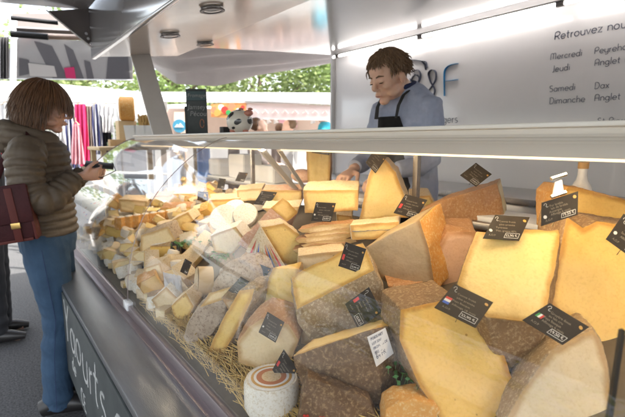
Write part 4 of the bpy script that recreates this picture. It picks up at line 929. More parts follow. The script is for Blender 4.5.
for s_ in (-1, 1):
    bm = NB(); ell(bm, c_+rv*(.035+.025*s_)-fh*.0+UP*.068, (.016, .008, .008), None, 2); obj('ear', bm, M['snout'], e, 60)
    bm = NB(); cyl(bm, c_+rv*.035*s_-fh*.03-UP*.072, c_+rv*.035*s_-fh*.03-UP*.045, .013, .016, 12); obj('foot', bm, M['snout'], e, 60)
for s_ in (-1, 1):
    bm = NB(); cyl(bm, c_+rv*.03*s_+fh*.03-UP*.072, c_+rv*.03*s_+fh*.03-UP*.045, .013, .016, 12); obj('foot', bm, M['snout'], e, 60)
# small dark box
bm = NB(); p = O+ray(226, 134)*(2.5/F); box(bm, p, (.06, .05, .05), None, .004); o = obj('dark_box', bm, M['black']); tagp(o, 'small dark box between the menu board and the cow money box', 'box'); o.location.z = 1.409

# ================================================================== PEOPLE
def head_pieces(bm, Mx, female=False):
    """head in local space: chin z=0, crown .235, face toward +X"""
    def E(c, r, sub=3): 
        q = bmesh.ops.create_icosphere(bm, subdivisions=sub, radius=1); bmesh.ops.transform(bm, matrix=Mx @ Matrix.Translation(c) @ Matrix.Diagonal((*r, 1)), verts=q['verts'])
    k = .94 if female else 1
    E((-.012, 0, .150), (.098, .076, .086)); E((.030, 0, .125), (.062, .066*k, .075)); E((.028, 0, .075), (.058, .054*k, .062)); E((.010, 0, .055), (.055, .056*k, .045))
    E((.062, 0, .022), (.026*k, .026*k, .020)); E((.078, 0, .145), (.014, .042, .009)); E((.070, 0, .165), (.022, .045, .03))
    for s in (-1, 1):
        E((.062, .038*s, .092), (.022, .020, .018)); E((.083, .031*s, .120), (.010, .015, .008)); E((-.010, .077*s, .105), (.018, .009, .030)); E((-.016, .084*s, .112), (.014, .006, .020)); E((.098, .012*s, .084), (.010, .008, .007))
        E((.030, .045*s, .05), (.04, .015, .02))
    pts = [Mx @ Vector(p) for p in ((.088, 0, .138), (.100, 0, .115), (.112, 0, .094), (.108, 0, .084))]; tube(bm, pts, [.008, .0095, .013, .009], 10, up=Vector((0, 1, 0)))
    E((.090, 0, .060), (.011, .022, .006)); E((.088, 0, .050), (.011, .019, .006))
def hand(bm, wrist, palm_dir, fing_dir, side, s=1.0, curl=.5):
    """wrist point, palm normal, finger direction, thumb side vector"""
    f = Vector(fing_dir).normalized(); pn = Vector(palm_dir); pn = (pn-f*pn.dot(f)).normalized(); sd_ = Vector(side); sd_ = (sd_-f*sd_.dot(f)-pn*sd_.dot(pn)).normalized()
    w_ = Vector(wrist)
    tube(bm, [w_-f*.02, w_+f*.01, w_+f*.045*s, w_+f*.085*s], [(.021*s, .017*s), (.026*s, .016*s), (.038*s, .015*s), (.040*s, .012*s)], 12, up=pn)
    for i, ln in enumerate((.070, .080, .074, .058)):
        b = w_+f*.082*s+sd_*((.030-.020*i)*s); d = f; pts = [b-f*.01]; 
        for k, seg in enumerate((.45, .32, .25)):
            ang = curl*(.55+.35*k+.08*i); d = (f*math.cos(ang*(k+1)*.8)+pn*math.sin(ang*(k+1)*.8)).normalized(); pts.append(pts[-1]+d*ln*s*seg*1.1)
        tube(bm, pts, [.0092*s, .0088*s, .0080*s, .0066*s], 8, up=sd_)
    b = w_+f*.02*s+sd_*.024*s; tube(bm, [b, b+(f*.6+sd_*.8).normalized()*.035*s, b+(f*.85+sd_*.6+pn*.3).normalized()*.068*s, b+(f*1.0+sd_*.35+pn*.5).normalized()*.095*s], [.014*s, .012*s, .0105*s, .008*s], 8, up=pn)
def locks(bm, Mx, n, lenf, seed, r=.006, cover=None, wav=.3, shell=(.106, .084, .096), cz=.152):
    rs = random.Random(seed)
    for i in range(n):
        th_, ph = rs.uniform(0, 2*math.pi), math.acos(rs.uniform(-.15, 1))
        dv = Vector((math.sin(ph)*math.cos(th_), math.sin(ph)*math.sin(th_), math.cos(ph)))
        if not cover(dv): continue
        p = Vector((dv.x*shell[0]-.012, dv.y*shell[1], dv.z*shell[2]+cz)); pts = [p]; ln = lenf(dv)*rs.uniform(.75, 1.2)
        tang = Vector((dv.x*.9, dv.y, -.55)) - dv*Vector((dv.x*.9, dv.y, -.55)).dot(dv)
        tang = (tang.normalized()+Vector((rs.uniform(-wav, wav), rs.uniform(-wav, wav), rs.uniform(-wav, wav)*.5))).normalized(); cur = dv
        for k in range(5):
            q = pts[-1]+tang*ln/5; rel = Vector(((q.x+.012)/shell[0], q.y/shell[1], (q.z-cz)/shell[2]))
            if rel.length < 1.02 and q.z > .02: rel = rel.normalized()*(1.02+.03*math.sin(k+i)); q = Vector((rel.x*shell[0]-.012, rel.y*shell[1], rel.z*shell[2]+cz))
            pts.append(q); tang = (tang+Vector((rs.uniform(-wav, wav)*.5, rs.uniform(-wav, wav)*.5, -.35))).normalized()
        tube(bm, [Mx @ q for q in pts], [r*.7, r, r, r*.9, r*.6, r*.2], 5, up=Vector((.3, .9, .2)))
# ---------------- vendor
vp = Vector((1.765, 1.462, 0)); yaw = math.atan2(-.04, -1)
V0 = Matrix.Translation(vp) @ Matrix.Rotation(yaw, 4, 'Z')        # local +X = the way he faces
hd = V0 @ Matrix.Translation((.125, 0, 1.572)) @ Matrix.Rotation(R(-4), 4, 'Z') @ Matrix.Rotation(R(22), 4, 'Y')
def T(*p):
    p = Vector(p); p.y *= .80; p.z += .175*min(1, max(0, (p.z-.40)/.6)); p.x += .10*max(0, (p.z-1.1)/.5)*.6; return V0 @ p
bm = NB(); head_pieces(bm, hd)
tube(bm, [T(-.01, 0, 1.43), T(.03, 0, 1.47), hd @ Vector((-.01, 0, .06))], [.066, .058, .058], 16)
tube(bm, [T(0, 0, .95), T(0, 0, 1.1), T(-.01, 0, 1.25), T(-.02, 0, 1.36), T(-.02, 0, 1.44)], [(.14, .09), (.14, .09), (.15, .09), (.13, .07), (.08, .07)], 18, up=V0.to_3x3() @ Vector((1, 0, 0)))
for s in (-1, 1):
    tube(bm, [T(-.01, .15*s, 1.33), T(.055, .232*s, 1.12), T(.13, .222*s, 1.085), T(.27, .15*s, 1.06)], [.03, .03, .03, .026], 10); hand(bm, T(.28, .145*s, 1.055), -UP, V0.to_3x3() @ Vector((1, -.3*s, -.35)), V0.to_3x3() @ Vector((0, -s, 0)), 1.05, .6)
    tube(bm, [T(0, .09*s, .98), T(.02, .10*s, .62), T(0, .11*s, .33)], [.075, .052, .036], 12); tube(bm, [T(-.05, .11*s, .325), T(.12, .12*s, .325)], [.03, .035], 8)
VN = empty('person', 'man in blue-grey sweatshirt and black apron looking down behind the case', 'person', vp)
link('body', fuse(bm, .0042, 9), M['skin'], VN, 80)
# eyes, brows, mouth
for s in (-1, 1):
    bm = NB(); q = bmesh.ops.create_icosphere(bm, subdivisions=2, radius=1); bmesh.ops.transform(bm, matrix=hd @ Matrix.Translation((.0875, .031*s, .1135)) @ Matrix.Diagonal((.0075, .012, .0025, 1)), verts=q['verts']); obj('eye', bm, M['eyed'], VN, 60)
    bm = NB(); tube(bm, [hd @ Vector(p) for p in ((.094, .014*s, .142), (.092, .032*s, .147), (.078, .050*s, .141))], [.003, .0042, .002], 6); obj('eyebrow', bm, M['hair'], VN, 60)
bm = NB(); tube(bm, [hd @ Vector(p) for p in ((.092, -.022, .0545), (.1015, 0, .0555), (.092, .022, .0545))], [.0015, .0035, .0015], 6); obj('mouth', bm, M['lip'], VN, 60)
bm = NB()
def cov(d): return not (d.x > .50 and d.z < .66) and not (d.z < .15 and d.x > -.08) and d.z > -.45
q = bmesh.ops.create_icosphere(bm, subdivisions=4, radius=1)
for v in list(q['verts']):
    d = v.co.copy()
    if not cov(d): bm.verts.remove(v); continue
    v.co = hd @ (Vector((d.x*.104-.012, d.y*.082, d.z*.094+.152))+d*.006*noise.noise(d*6))
locks(bm, hd, 3000, lambda d: .042+.012*max(0, d.x), 5, .0033, cov, 1.0)
obj('hair', bm, M['hair'], VN, 60)
# sweatshirt
bm = NB(); sx = V0.to_3x3() @ Vector((1, 0, 0))
tube(bm, [T(0, 0, .90), T(0, 0, 1.0), T(0, 0, 1.12), T(-.01, 0, 1.25), T(-.022, 0, 1.34), T(-.022, 0, 1.40), T(-.012, 0, 1.445), T(0, 0, 1.475)], [(.175, .125), (.175, .125), (.18, .125), (.195, .130), (.205, .122), (.18, .10), (.12, .085), (.078, .072)], 24, up=sx)
for s in (-1, 1):
    tube(bm, [T(-.02, .10*s, 1.385), T(-.018, .168*s, 1.36), T(.0, .196*s, 1.28), T(.03, .222*s, 1.20), T(.06, .238*s, 1.12), T(.13, .225*s, 1.085), T(.24, .17*s, 1.07)], [.06, .078, .068, .062, .058, .050, .040], 14)
me = fuse(bm, .006, 5); 
disp(me, lambda c: (.006*noise.noise(Vector((c.x*9, c.y*9, c.z*16)))+.003*noise.noise(c*38)))
link('sweatshirt', me, M['sweat'], VN, 80)
bm = NB(); ring = [T(.008+.072*math.cos(t), .078*math.sin(t), 1.472+.022*-math.cos(t)) for t in [2*math.pi*k/24 for k in range(25)]]; tube(bm, ring, .012, 8); obj('collar', bm, M['navy'], VN, 60)
# apron bib and straps
bm = NB(); gx, gy = 12, 18; V = []
for i in range(gx):
    for j in range(gy):
        u_, v_ = i/(gx-1)*2-1, j/(gy-1); wd = .085+.10*min(1, (1-v_)*2.2); zz = .60+v_*.72; y = u_*wd
        fx = .128+(.014 if zz > 1.1 else .016)-(abs(y)/.2)**2*.10+.004*math.sin(u_*7+v_*5)-.006; V.append(bm.verts.new(T(fx, y, zz)))
for i in range(gx-1):
    for j in range(gy-1): bm.faces.new((V[i*gy+j], V[(i+1)*gy+j], V[(i+1)*gy+j+1], V[i*gy+j+1]))
bmesh.ops.solidify(bm, geom=bm.faces[:], thickness=.003); ap = obj('apron', bm, M['apron'], VN, 60)
for s in (-1, 1):
    bm = NB(); tube(bm, [T(.137, .078*s, 1.31), T(.118, .082*s, 1.37), T(.078, .083*s, 1.42), T(.02, .083*s, 1.452), T(-.04, .080*s, 1.46), T(-.08, .04*s, 1.46)], [(.011, .004)]*6, 6, up=UP); obj('strap', bm, M['apron'], ap, 60)
bm = NB(); 
for s in (-1, 1): tube(bm, [T(0, .09*s, .98), T(.02, .10*s, .62), T(0, .11*s, .34)], [.10, .08, .06], 14)
link('trousers', fuse(bm, .01, 2), M['trouser'], VN, 80)
for s in (-1, 1):
    bm = NB(); tube(bm, [T(-.08, .11*s, .335), T(.02, .11*s, .35), T(.13, .12*s, .335), T(.17, .12*s, .325)], [.035, .05, .042, .025], 12); obj('shoe', bm, M['shoe'], VN, 60)

# ---------------- customer
wp = Vector((.228, 2.44, 0)); wy = R(-14)
W0 = Matrix.Translation(wp) @ Matrix.Rotation(wy, 4, 'Z')
def zz_(z): return z*(.925/.835) if z < .835 else .925+(z-.835)*.90
def T(*p):
    p = Vector(p); return W0 @ Vector((p.x, p.y, zz_(p.z)))
wx = W0.to_3x3() @ Vector((1, 0, 0))
hd = W0 @ Matrix.Translation((.015, 0, 1.425)) @ Matrix.Rotation(R(12), 4, 'Y')
WN = empty('person', 'woman in quilted olive-brown puffer jacket and jeans, holding a black phone case', 'person', wp)
bm = NB(); head_pieces(bm, hd, True); tube(bm, [T(-.03, 0, 1.34), T(-.02, 0, 1.40), T(.0, 0, 1.46)], [.056, .048, .05], 16)
tube(bm, [T(0, 0, .82), T(0, 0, 1.0), T(-.01, 0, 1.15), T(-.02, 0, 1.28), T(-.02, 0, 1.34)], [(.15, .10), (.13, .09), (.15, .10), (.15, .09), (.07, .06)], 18, up=wx)
for s, wz, wxx in ((-1, 1.15, .165), (1, 1.14, .175)):
    tube(bm, [T(-.02, .16*s, 1.28), T(.02, .20*s, 1.06), T(wxx, .10*s, wz)], [.035, .032, .024], 10)
    hand(bm, T(wxx+.01, .095*s, wz), W0.to_3x3() @ Vector((0, -s, .5)), W0.to_3x3() @ Vector((1, -.35*s, .10)), UP, .9, .75)
    tube(bm, [T(.0, .085*s, .84), T(.015, .085*s, .46), T(-.01, .085*s, .09)], [.07, .048, .034], 12); tube(bm, [T(-.05, .09*s, .05), T(.12, .10*s, .035)], [.032, .028], 8)
link('body', fuse(bm, .0045, 5), M['skin2'], WN, 80)
for s in (-1, 1):
    bm = NB(); q = bmesh.ops.create_icosphere(bm, subdivisions=2, radius=1); bmesh.ops.transform(bm, matrix=hd @ Matrix.Translation((.0875, .031*s, .1135)) @ Matrix.Diagonal((.0075, .012, .003, 1)), verts=q['verts']); obj('eye', bm, M['eyed'], WN, 60)
    bm = NB(); tube(bm, [hd @ Vector(p) for p in ((.094, .014*s, .140), (.092, .032*s, .144), (.078, .050*s, .139))], [.002, .003, .0015], 6); obj('eyebrow', bm, M['hair2'], WN, 60)
bm = NB(); tube(bm, [hd @ Vector(p) for p in ((.092, -.020, .0545), (.101, 0, .0555), (.092, .020, .0545))], [.0015, .004, .0015], 6); obj('mouth', bm, M['lip'], WN, 60)
def cov2(d): return not (d.x > .36 and d.z < .60) and not (d.z < .05 and d.x > .25)
bm = NB(); q = bmesh.ops.create_icosphere(bm, subdivisions=4, radius=1)
for v in list(q['verts']):
    d = v.co.copy()
    if not cov2(d): bm.verts.remove(v); continue
    dn = max(0, -d.z); v.co = hd @ (Vector((d.x*(.103-.01*dn)-.014-.01*dn, d.y*(.083+.008*dn), d.z*(.094 + .07*dn)+.150)))
locks(bm, hd, 3300, lambda d: .115+.03*(1-d.z), 8, .0031, cov2, .07, (.101, .080, .093), .150)
obj('hair', bm, M['hair2'], WN, 60)
# puffer: torso with quilt rings + sleeves + hood
bm = NB(); zs = np.arange(.835, 1.345, .0075); pts, rr = [], []
for z in zs:
    t = (z-.835)/.51; base = (.176-.014*math.sin(t*3.1)+.0*t, .132-.006*math.sin(t*3.1)+.006*t)
    if z > 1.24: k = (z-1.24)/.10; base = (base[0]*(1-.42*k*k), base[1]*(1-.25*k*k))
    pf = .017*abs(math.sin(math.pi*(z-.835)/.041))**.55; pts.append(T(-.012*t, 0, z)); rr.append((base[0]+pf-.010, base[1]+pf-.010))
tube(bm, pts, rr, 40, up=wx)
for s, wz, wxx in ((-1, 1.15, .15), (1, 1.14, .16)):
    ctrl = [Vector(p) for p in ((-.02, .10*s, 1.290), (-.025, .175*s, 1.275), (-.03, .203*s, 1.20), (-.025, .213*s, 1.12), (.0, .213*s, 1.055), (.05, .20*s, 1.05), (.095, .155*s, 1.09), (wxx, .105*s, wz))]
    out, rad = [], []; rb_ = [.062, .076, .073, .070, .070, .064, .056, .042]
    for i in range(len(ctrl)-1):
        a, b, c, d = ctrl[max(i-1, 0)], ctrl[i], ctrl[i+1], ctrl[min(i+2, len(ctrl)-1)]
        for k in range(9):
            t = k/9; out.append(.5*((2*b)+(c-a)*t+(2*a-5*b+4*c-d)*t*t+(3*b-a-3*c+d)*t**3)); rad.append(rb_[i]*(1-t)+rb_[i+1]*t)
    out.append(ctrl[-1]); rad.append(rb_[-1]); acc = 0; rl = []
    for i in range(len(out)):
        if i: acc += (out[i]-out[i-1]).length
        rl.append(rad[i]+.015*abs(math.sin(math.pi*acc/.040))**.55-.009)
    tube(bm, [T(*p) for p in out], rl, 20, up=wx)
me = fuse(bm, .0048, 1)
disp(me, lambda c: (.0016*noise.noise(Vector((c.x*34, c.y*34, c.z*60)))+.003*noise.noise(c*9)))
link('jacket', me, M['puffer'], WN, 80)
bm = NB()
for k_, (zz, ra, rb2, th) in enumerate(((1.345, .098, .088, .036), (1.375, .098, .082, .030))):
    ring = [T(-.030+ra*math.cos(t), rb2*math.sin(t), zz-.028*math.cos(t)) for t in [2*math.pi*k/30 for k in range(31)]]; tube(bm, ring, [th*(1.15-.35*math.cos(2*math.pi*k/30)) for k in range(31)], 12)
ell(bm, T(-.12, 0, 1.335), (.06, .085, .06), None, 3)
me = fuse(bm, .005, 3)
disp(me, lambda c: (.010*noise.noise(Vector((c.x*14, c.y*14, c.z*30)))))
link('hood', me, M['puffer'], WN, 80)
# jeans
bm = NB()
tube(bm, [T(0, 0, .90), T(0, 0, .82), T(-.005, 0, .76)], [(.165, .120), (.172, .126), (.16, .12)], 24, up=wx)
for s in (-1, 1): tube(bm, [T(-.005, .082*s, .86), T(.0, .088*s, .74), T(.012, .088*s, .60), T(.02, .088*s, .48), T(.008, .09*s, .36), T(-.008, .092*s, .22), T(-.012, .095*s, .09), T(-.010, .095*s, .045)], [.100, .098, .084, .072, .069, .067, .068, .070], 18)
me = fuse(bm, .006, 3)
disp(me, lambda c: (.004+.009*(max(0, 1-abs(c.z-.47)/.16)+max(0, 1-c.z/.22)))*noise.noise(Vector((c.x*7, c.y*7, c.z*24+c.x*16))))
jn = link('jeans', me, M['jeans'], WN, 80)
bm = NB(); tube(bm, [T(.0, -.205, .80), T(.012, -.178, .60), T(.02, -.164, .48), T(0, -.172, .30), T(-.01, -.182, .07)], [(.0015, .0012)]*5, 5); obj('seam', bm, M['navy'], jn, 60)
for s in (-1, 1):
    bm = NB(); tube(bm, [T(-.09, .095*s, .045), T(-.04, .095*s, .06), T(.05, .10*s, .05), T(.12, .105*s, .036), T(.155, .105*s, .028)], [(.038, .04), (.042, .055), (.044, .045), (.042, .03), (.022, .02)], 14); sh_ = obj('shoe', bm, M['shoe'], WN, 60)
# phone wallet and strap
ph = T(.255, -.035, 1.205)
e = empty('phone_case', 'black phone case with a cord held in the woman\'s hands', 'phone', ph)
bm = NB(); rot = (W0 @ Matrix.Rotation(R(-12), 4, 'Y') @ Matrix.Rotation(R(80), 4, 'X')).to_3x3(); box(bm, ph, (.130, .009, .068), (W0 @ Matrix.Rotation(R(8), 4, 'Y') @ Matrix.Rotation(R(-70), 4, 'X')).to_3x3(), .004); obj('case', bm, M['black'], e)
bm = NB(); tube(bm, [ph+Vector((.06, 0, .01)), ph+Vector((.07, -.02, -.03)), ph+Vector((.0, -.03, -.06)), ph+Vector((-.06, -.02, -.05))], .0025, 6); obj('cord', bm, M['black'], e)
# shoulder bag
bc = T(-.155, -.255, .985); br_ = (W0 @ Matrix.Rotation(R(-6), 4, 'Y') @ Matrix.Rotation(R(0), 4, 'Z')).to_3x3()
e = empty('shoulder_bag', 'maroon leather satchel with buckled straps on the woman\'s hip', 'bag', bc)
bx2 = lambda name, off, s_, m, bev, par=e: (lambda bm: (box(bm, bc+br_ @ Vector(off), s_, br_, bev), obj(name, bm, m, par))[1])(NB())
bx2('bag_body', (0, 0, 0), (.30, .085, .24), M['leather'], .018); fp = bx2('flap', (0, -.046, .045), (.305, .012, .165), M['leather'], .006)
for xo in (-.075, .085):
    s1 = bx2('buckle_strap', (xo, -.055, .0), (.028, .005, .23), M['leather2'], .002); bx2('buckle', (xo, -.060, -.045), (.034, .004, .026), M['brass'], .002, s1)
bx2('front_edge', (.146, -.0, 0), (.012, .09, .236), M['leather2'], .004); bx2('lower_edge', (.0, -.044, -.112), (.27, .006, .012), M['leather2'], .002)
bm = NB(); tube(bm, [bc+br_ @ Vector((.12, -.0, .11)), T(-.01, -.27, 1.20), T(-.01, -.175, 1.345), T(-.03, -.06, 1.40), T(-.13, .06, 1.33), T(-.19, .05, 1.15), bc+br_ @ Vector((-.12, .02, .11))], [(.015, .003)]*7, 6, up=Vector((0, 1, 0))); obj('shoulder_strap', bm, M['leather'], e)

# other customer cut by the left edge
op = Vector((PL(1, 338, 2, 0).x, PL(1, 338, 2, 0).y, 0))
OPn = empty('person', 'person in black trousers cut off by the left edge, behind the woman', 'person', op)
bm = NB(); I = Matrix.Translation(op) @ Matrix.Rotation(R(-10), 4, 'Z'); T = lambda *p: I @ Vector(p); ox = I.to_3x3() @ Vector((1, 0, 0))
head_pieces(bm, I @ Matrix.Translation((.0, 0, 1.45)), True); tube(bm, [T(0, 0, .8), T(0, 0, 1.1), T(0, 0, 1.36), T(0, 0, 1.42), T(0, 0, 1.5)], [(.16, .1), (.14, .1), (.18, .1), (.07, .06), (.05, .05)], 16, up=ox)
for s in (-1, 1):
    tube(bm, [T(0, .09*s, .84), T(.01, .09*s, .46), T(0, .09*s, .06)], [.08, .055, .04], 12); tube(bm, [T(-.05, .09*s, .04), T(.13, .1*s, .03)], [.03, .03], 8); tube(bm, [T(0, .18*s, 1.34), T(0, .22*s, 1.05), T(.08, .2*s, .85)], [.045, .036, .028], 10)
    hand(bm, T(.08, .2*s, .85), I.to_3x3() @ Vector((0, -s, 0)), I.to_3x3() @ Vector((.3, 0, -1)), ox, .9, .3)
link('body', fuse(bm, .006, 4), M['skin2'], OPn, 80)
bm = NB(); tube(bm, [T(0, 0, .78), T(0, 0, 1.0), T(0, 0, 1.2), T(0, 0, 1.38), T(0, 0, 1.43)], [(.19, .13), (.17, .12), (.2, .13), (.19, .11), (.08, .07)], 20, up=ox)
for s in (-1, 1): tube(bm, [T(0, .14*s, 1.36), T(0, .22*s, 1.25), T(0, .24*s, 1.05), T(.07, .21*s, .88)], [.06, .06, .052, .042], 12)
link('jacket', fuse(bm, .008, 3), M['blackc'], OPn, 80)
bm = NB(); tube(bm, [T(0, 0, .88), T(0, 0, .78)], [(.17, .12), (.16, .12)], 18, up=ox)
for s in (-1, 1): tube(bm, [T(0, .085*s, .84), T(.01, .09*s, .48), T(0, .09*s, .07)], [.10, .075, .065], 14)
me = fuse(bm, .008, 3); disp(me, lambda c: .008*noise.noise(Vector((c.x*8, c.y*8, c.z*22)))); link('trousers', me, M['trouser'], OPn, 80)
bm = NB(); q = bmesh.ops.create_icosphere(bm, subdivisions=3, radius=1); bmesh.ops.transform(bm, matrix=I @ Matrix.Translation((-.02, 0, 1.6)) @ Matrix.Diagonal((.108, .09, .105, 1)), verts=q['verts']); obj('hair', bm, M['hair'], OPn, 60)
for s in (-1, 1):
    bm = NB(); tube(bm, [T(-.09, .095*s, .04), T(-.03, .095*s, .055), T(.08, .10*s, .045), T(.16, .105*s, .03)], [(.036, .038), (.042, .05), (.042, .04), (.025, .022)], 14); obj('shoe', bm, M['shoe'], OPn, 60)

# ================================================================== BACKGROUND LEFT
def pbox(name, quad, m, d=None, th=.03, parent=None, vec=None):
    pts = [U(x, y, q) for x, y, q in quad]; bm = NB(); polyprism(bm, pts, vec if vec is not None else fh*th); return obj(name, bm, m, parent, 0)
# neighbouring glossy awning panel with slanting bands painted as cast shadow
e = empty('neighbour_awning', 'pale glossy awning panel with slanting painted shadow bands over the next stall', 'awning', U(75, 60, 5.2))
_A, _B, _C = U(0, 78, 5.2), U(132, 80, 5.6), U(60, 38, 4.8); _N = (_B-_A).cross(_C-_A).normalized()
def NP(x, y, off=0.): d = ray(x, y); t = (_A-O).dot(_N)/d.dot(_N); return depth(O+d*t)-off
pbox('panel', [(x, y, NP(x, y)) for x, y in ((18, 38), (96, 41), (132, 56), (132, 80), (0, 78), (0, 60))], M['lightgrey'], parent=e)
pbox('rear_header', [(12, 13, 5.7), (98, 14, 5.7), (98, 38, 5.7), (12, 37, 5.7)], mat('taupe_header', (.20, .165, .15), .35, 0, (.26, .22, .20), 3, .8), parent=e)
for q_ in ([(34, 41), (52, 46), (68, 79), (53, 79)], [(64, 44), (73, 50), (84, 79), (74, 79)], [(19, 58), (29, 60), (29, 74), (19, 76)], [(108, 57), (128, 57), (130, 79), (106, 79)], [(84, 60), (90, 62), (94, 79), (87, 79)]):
    pbox('painted_shadow_band', [(x, y, NP(x, y, .006)) for x, y in q_], M['shadowgrey'], parent=e, th=.002)
for q_, m in (([(28, 63), (54, 66), (57, 77), (30, 76)], 'whitec'), ([(38, 66), (50, 67), (53, 76), (42, 74)], 'pinkc'), ([(64, 68), (74, 67), (76, 79), (66, 78)], 'pinkc')):  # white and pink patches painted as reflections in the glossy panel
    pbox('painted_reflection', [(x, y, NP(x, y, .012)) for x, y in q_], M[m], parent=e, th=.002)
pbox('front_edge', [(0, 78, 5.15), (132, 79.5, 5.5), (132, 80.6, 5.5), (0, 79.3, 5.15)], M['alu'], parent=e, th=.01)
bm = NB(); tube(bm, [U(14, 20, 4.3), U(13, 79, 4.3), PL(12, 140, 1, U(13, 79, 4.3).y)], .028, 12); tube(bm, [PL(12, 140, 1, U(13, 79, 4.3).y), Vector((U(13, 79, 4.3).x, U(13, 79, 4.3).y, 0))], .028, 12)
o = obj('awning_pole', bm, M['alu']); tagp(o, 'grey metal awning pole at the left edge above the woman', 'pole')
bm = NB(); gx = 34; A, Bv = [], []
for i in range(gx):
    t = i/(gx-1); px = -14+t*23; q_ = 4.5+.07*math.sin(t*48); A.append(bm.verts.new(U(px, 37, q_))); Bv.append(bm.verts.new(U(px+math.sin(t*30)*.6, 79, q_+.02)))
for i in range(gx-1): bm.faces.new((A[i], A[i+1], Bv[i+1], Bv[i]))
bmesh.ops.solidify(bm, geom=bm.faces[:], thickness=.006); o = obj('side_curtain', bm, M['canvasd']); tagp(o, 'gathered dark grey side curtain beside the metal pole', 'curtain')
# canvas behind the truck end
def cloth(name, top, bot, m, label, cat, n=60, folds=9, amp=.06, th=.004):
    bm = NB(); rows = 14; V = []
    for i in range(n):
        t = i/(n-1)
        def at(L_): 
            x = t*(len(L_)-1); k = min(int(x), len(L_)-2); f_ = x-k; a, b = L_[k], L_[k+1]; return [a[j]*(1-f_)+b[j]*f_ for j in range(3)]
        a, b = at(top), at(bot)
        for j in range(rows):
            s_ = j/(rows-1); x, y, q_ = [a[k]*(1-s_)+b[k]*s_ for k in range(3)]
            p = U(x, y, q_); p.z += amp*math.sin(s_*folds*2+t*3+1.2*noise.noise(Vector((t*3, s_*3, 0))))*(.35+s_*.65)*.6; V.append(bm.verts.new(p))
    for i in range(n-1):
        for j in range(rows-1): bm.faces.new((V[i*rows+j], V[(i+1)*rows+j], V[(i+1)*rows+j+1], V[i*rows+j+1]))
    o = obj(name, bm, m, None, 80); tagp(o, label, cat); return o
cloth('canvas_awning', [(148, 50, 4.6), (180, 50, 4.6), (212, 42, 4.5), (280, 48, 4.6), (346, 50, 4.8)], [(148, 62, 6.0), (176, 80, 6.0), (215, 82, 6.0), (262, 72, 6.0), (334, 60, 6.0)], M['canvas'], 'draped pale canvas awning beyond the end of the truck', 'awning', folds=8, amp=.10)
# opposite stall
def at(px, py, d): return U(px, py, d)
e = empty('market_stall', 'long market stall opposite with white roof, food pictures and beige inside', 'market stall', Vector((U(260, 140, 7.5).x, U(260, 140, 7.5).y, 0)))
d1 = 7.2
pbox('roof', [(160, 92, d1), (350, 93, d1), (350, 99, d1-.5), (160, 97, d1-.5)], M['tent'], parent=e, vec=fh*1.6+UP*.12)
pbox('roof_edge', [(160, 97.5, d1-.55), (350, 100.5, d1-.55), (350, 104.5, d1-.55), (160, 101.5, d1-.55)], M['tent'], parent=e, th=.06)
pbox('gutter', [(245, 99, d1-.58), (345, 103.5, d1-.58), (345, 105.3, d1-.58), (245, 101, d1-.58)], M['fascia'], parent=e, th=.05)
bn = pbox('banner', [(246, 102, d1-.5), (345, 106, d1-.5), (345, 121, d1-.5), (246, 119, d1-.5)], M['pinkl'] if 0 else mat('faded_pink_banner', (.72, .56, .52), .7, 0, (.76, .66, .62), 3, .8), parent=e)
pt = U(262, 115, d1-.54); 
for i in range(9):
    x_ = 252+i*10; bm = NB(); tube(bm, [U(x_, 113+.3*i*.3, d1-.54), U(x_+3, 110+.3*i*.3, d1-.54), U(x_+6, 113.5+.3*i*.3, d1-.54)], .012, 5); obj('faded_mark', bm, M['faded'], bn)
fp = pbox('food_picture', [(211, 104, d1-.52), (246, 102, d1-.52), (246, 119, d1-.52), (211, 117, d1-.52)], M['food'], parent=e)
for i in range(9):
    p = U(214+i*3.6, 110+3*math.sin(i*2.1), d1-.545); bm = NB(); cyl(bm, p, p-fh*.01, .05+.02*math.sin(i*3), None, 14); obj('printed_dish', bm, M[['terracotta', 'seal', 'paper', 'red', 'greenink'][i % 5]], fp)
pbox('back_wall', [(150, 108, 8.2), (352, 110, 8.2), (352, 152, 8.2), (150, 152, 8.2)], M['stall'], parent=e)
pbox('counter', [(150, 138, d1-.6), (352, 138, d1-.6), (352, 205, d1-.6), (150, 205, d1-.6)], M['tent'], parent=e, th=.5)
pbox('corner_post', [(174, 112, d1-.62), (186, 112, d1-.62), (186, 190, d1-.62), (174, 190, d1-.62)], M['stall'], parent=e, th=.1)
bm = NB(); p = U(179.5, 126, d1-.66); cyl(bm, p, p-fh*.012, 6*d1/F, None, 28); rd = obj('roundel', bm, M['roundel'], e)
bm = NB(); polyprism(bm, [p-fh*.016+rv*a_+UP*b_ for a_, b_ in ((-.075, -.02), (-.03, .03), (-.01, .01), (.02, .045), (.075, -.02))], -fh*.003); obj('roundel_peak', bm, M['paper'], rd)
for px in (268, 275, 291, 312, 328):
    bm = NB(); p = U(px, 117, d1-.2); tube(bm, [p+UP*.05, p-UP*.04, p-UP*.10+rv*.02], [.006, .02, .045], 8); obj('hanging_lamp', bm, M['paper'], e)
pbox('wall_poster', [(279, 119, 8.15), (297, 119, 8.15), (297, 127, 8.15), (279, 127, 8.15)], M['pinkl'], parent=e, th=.02)
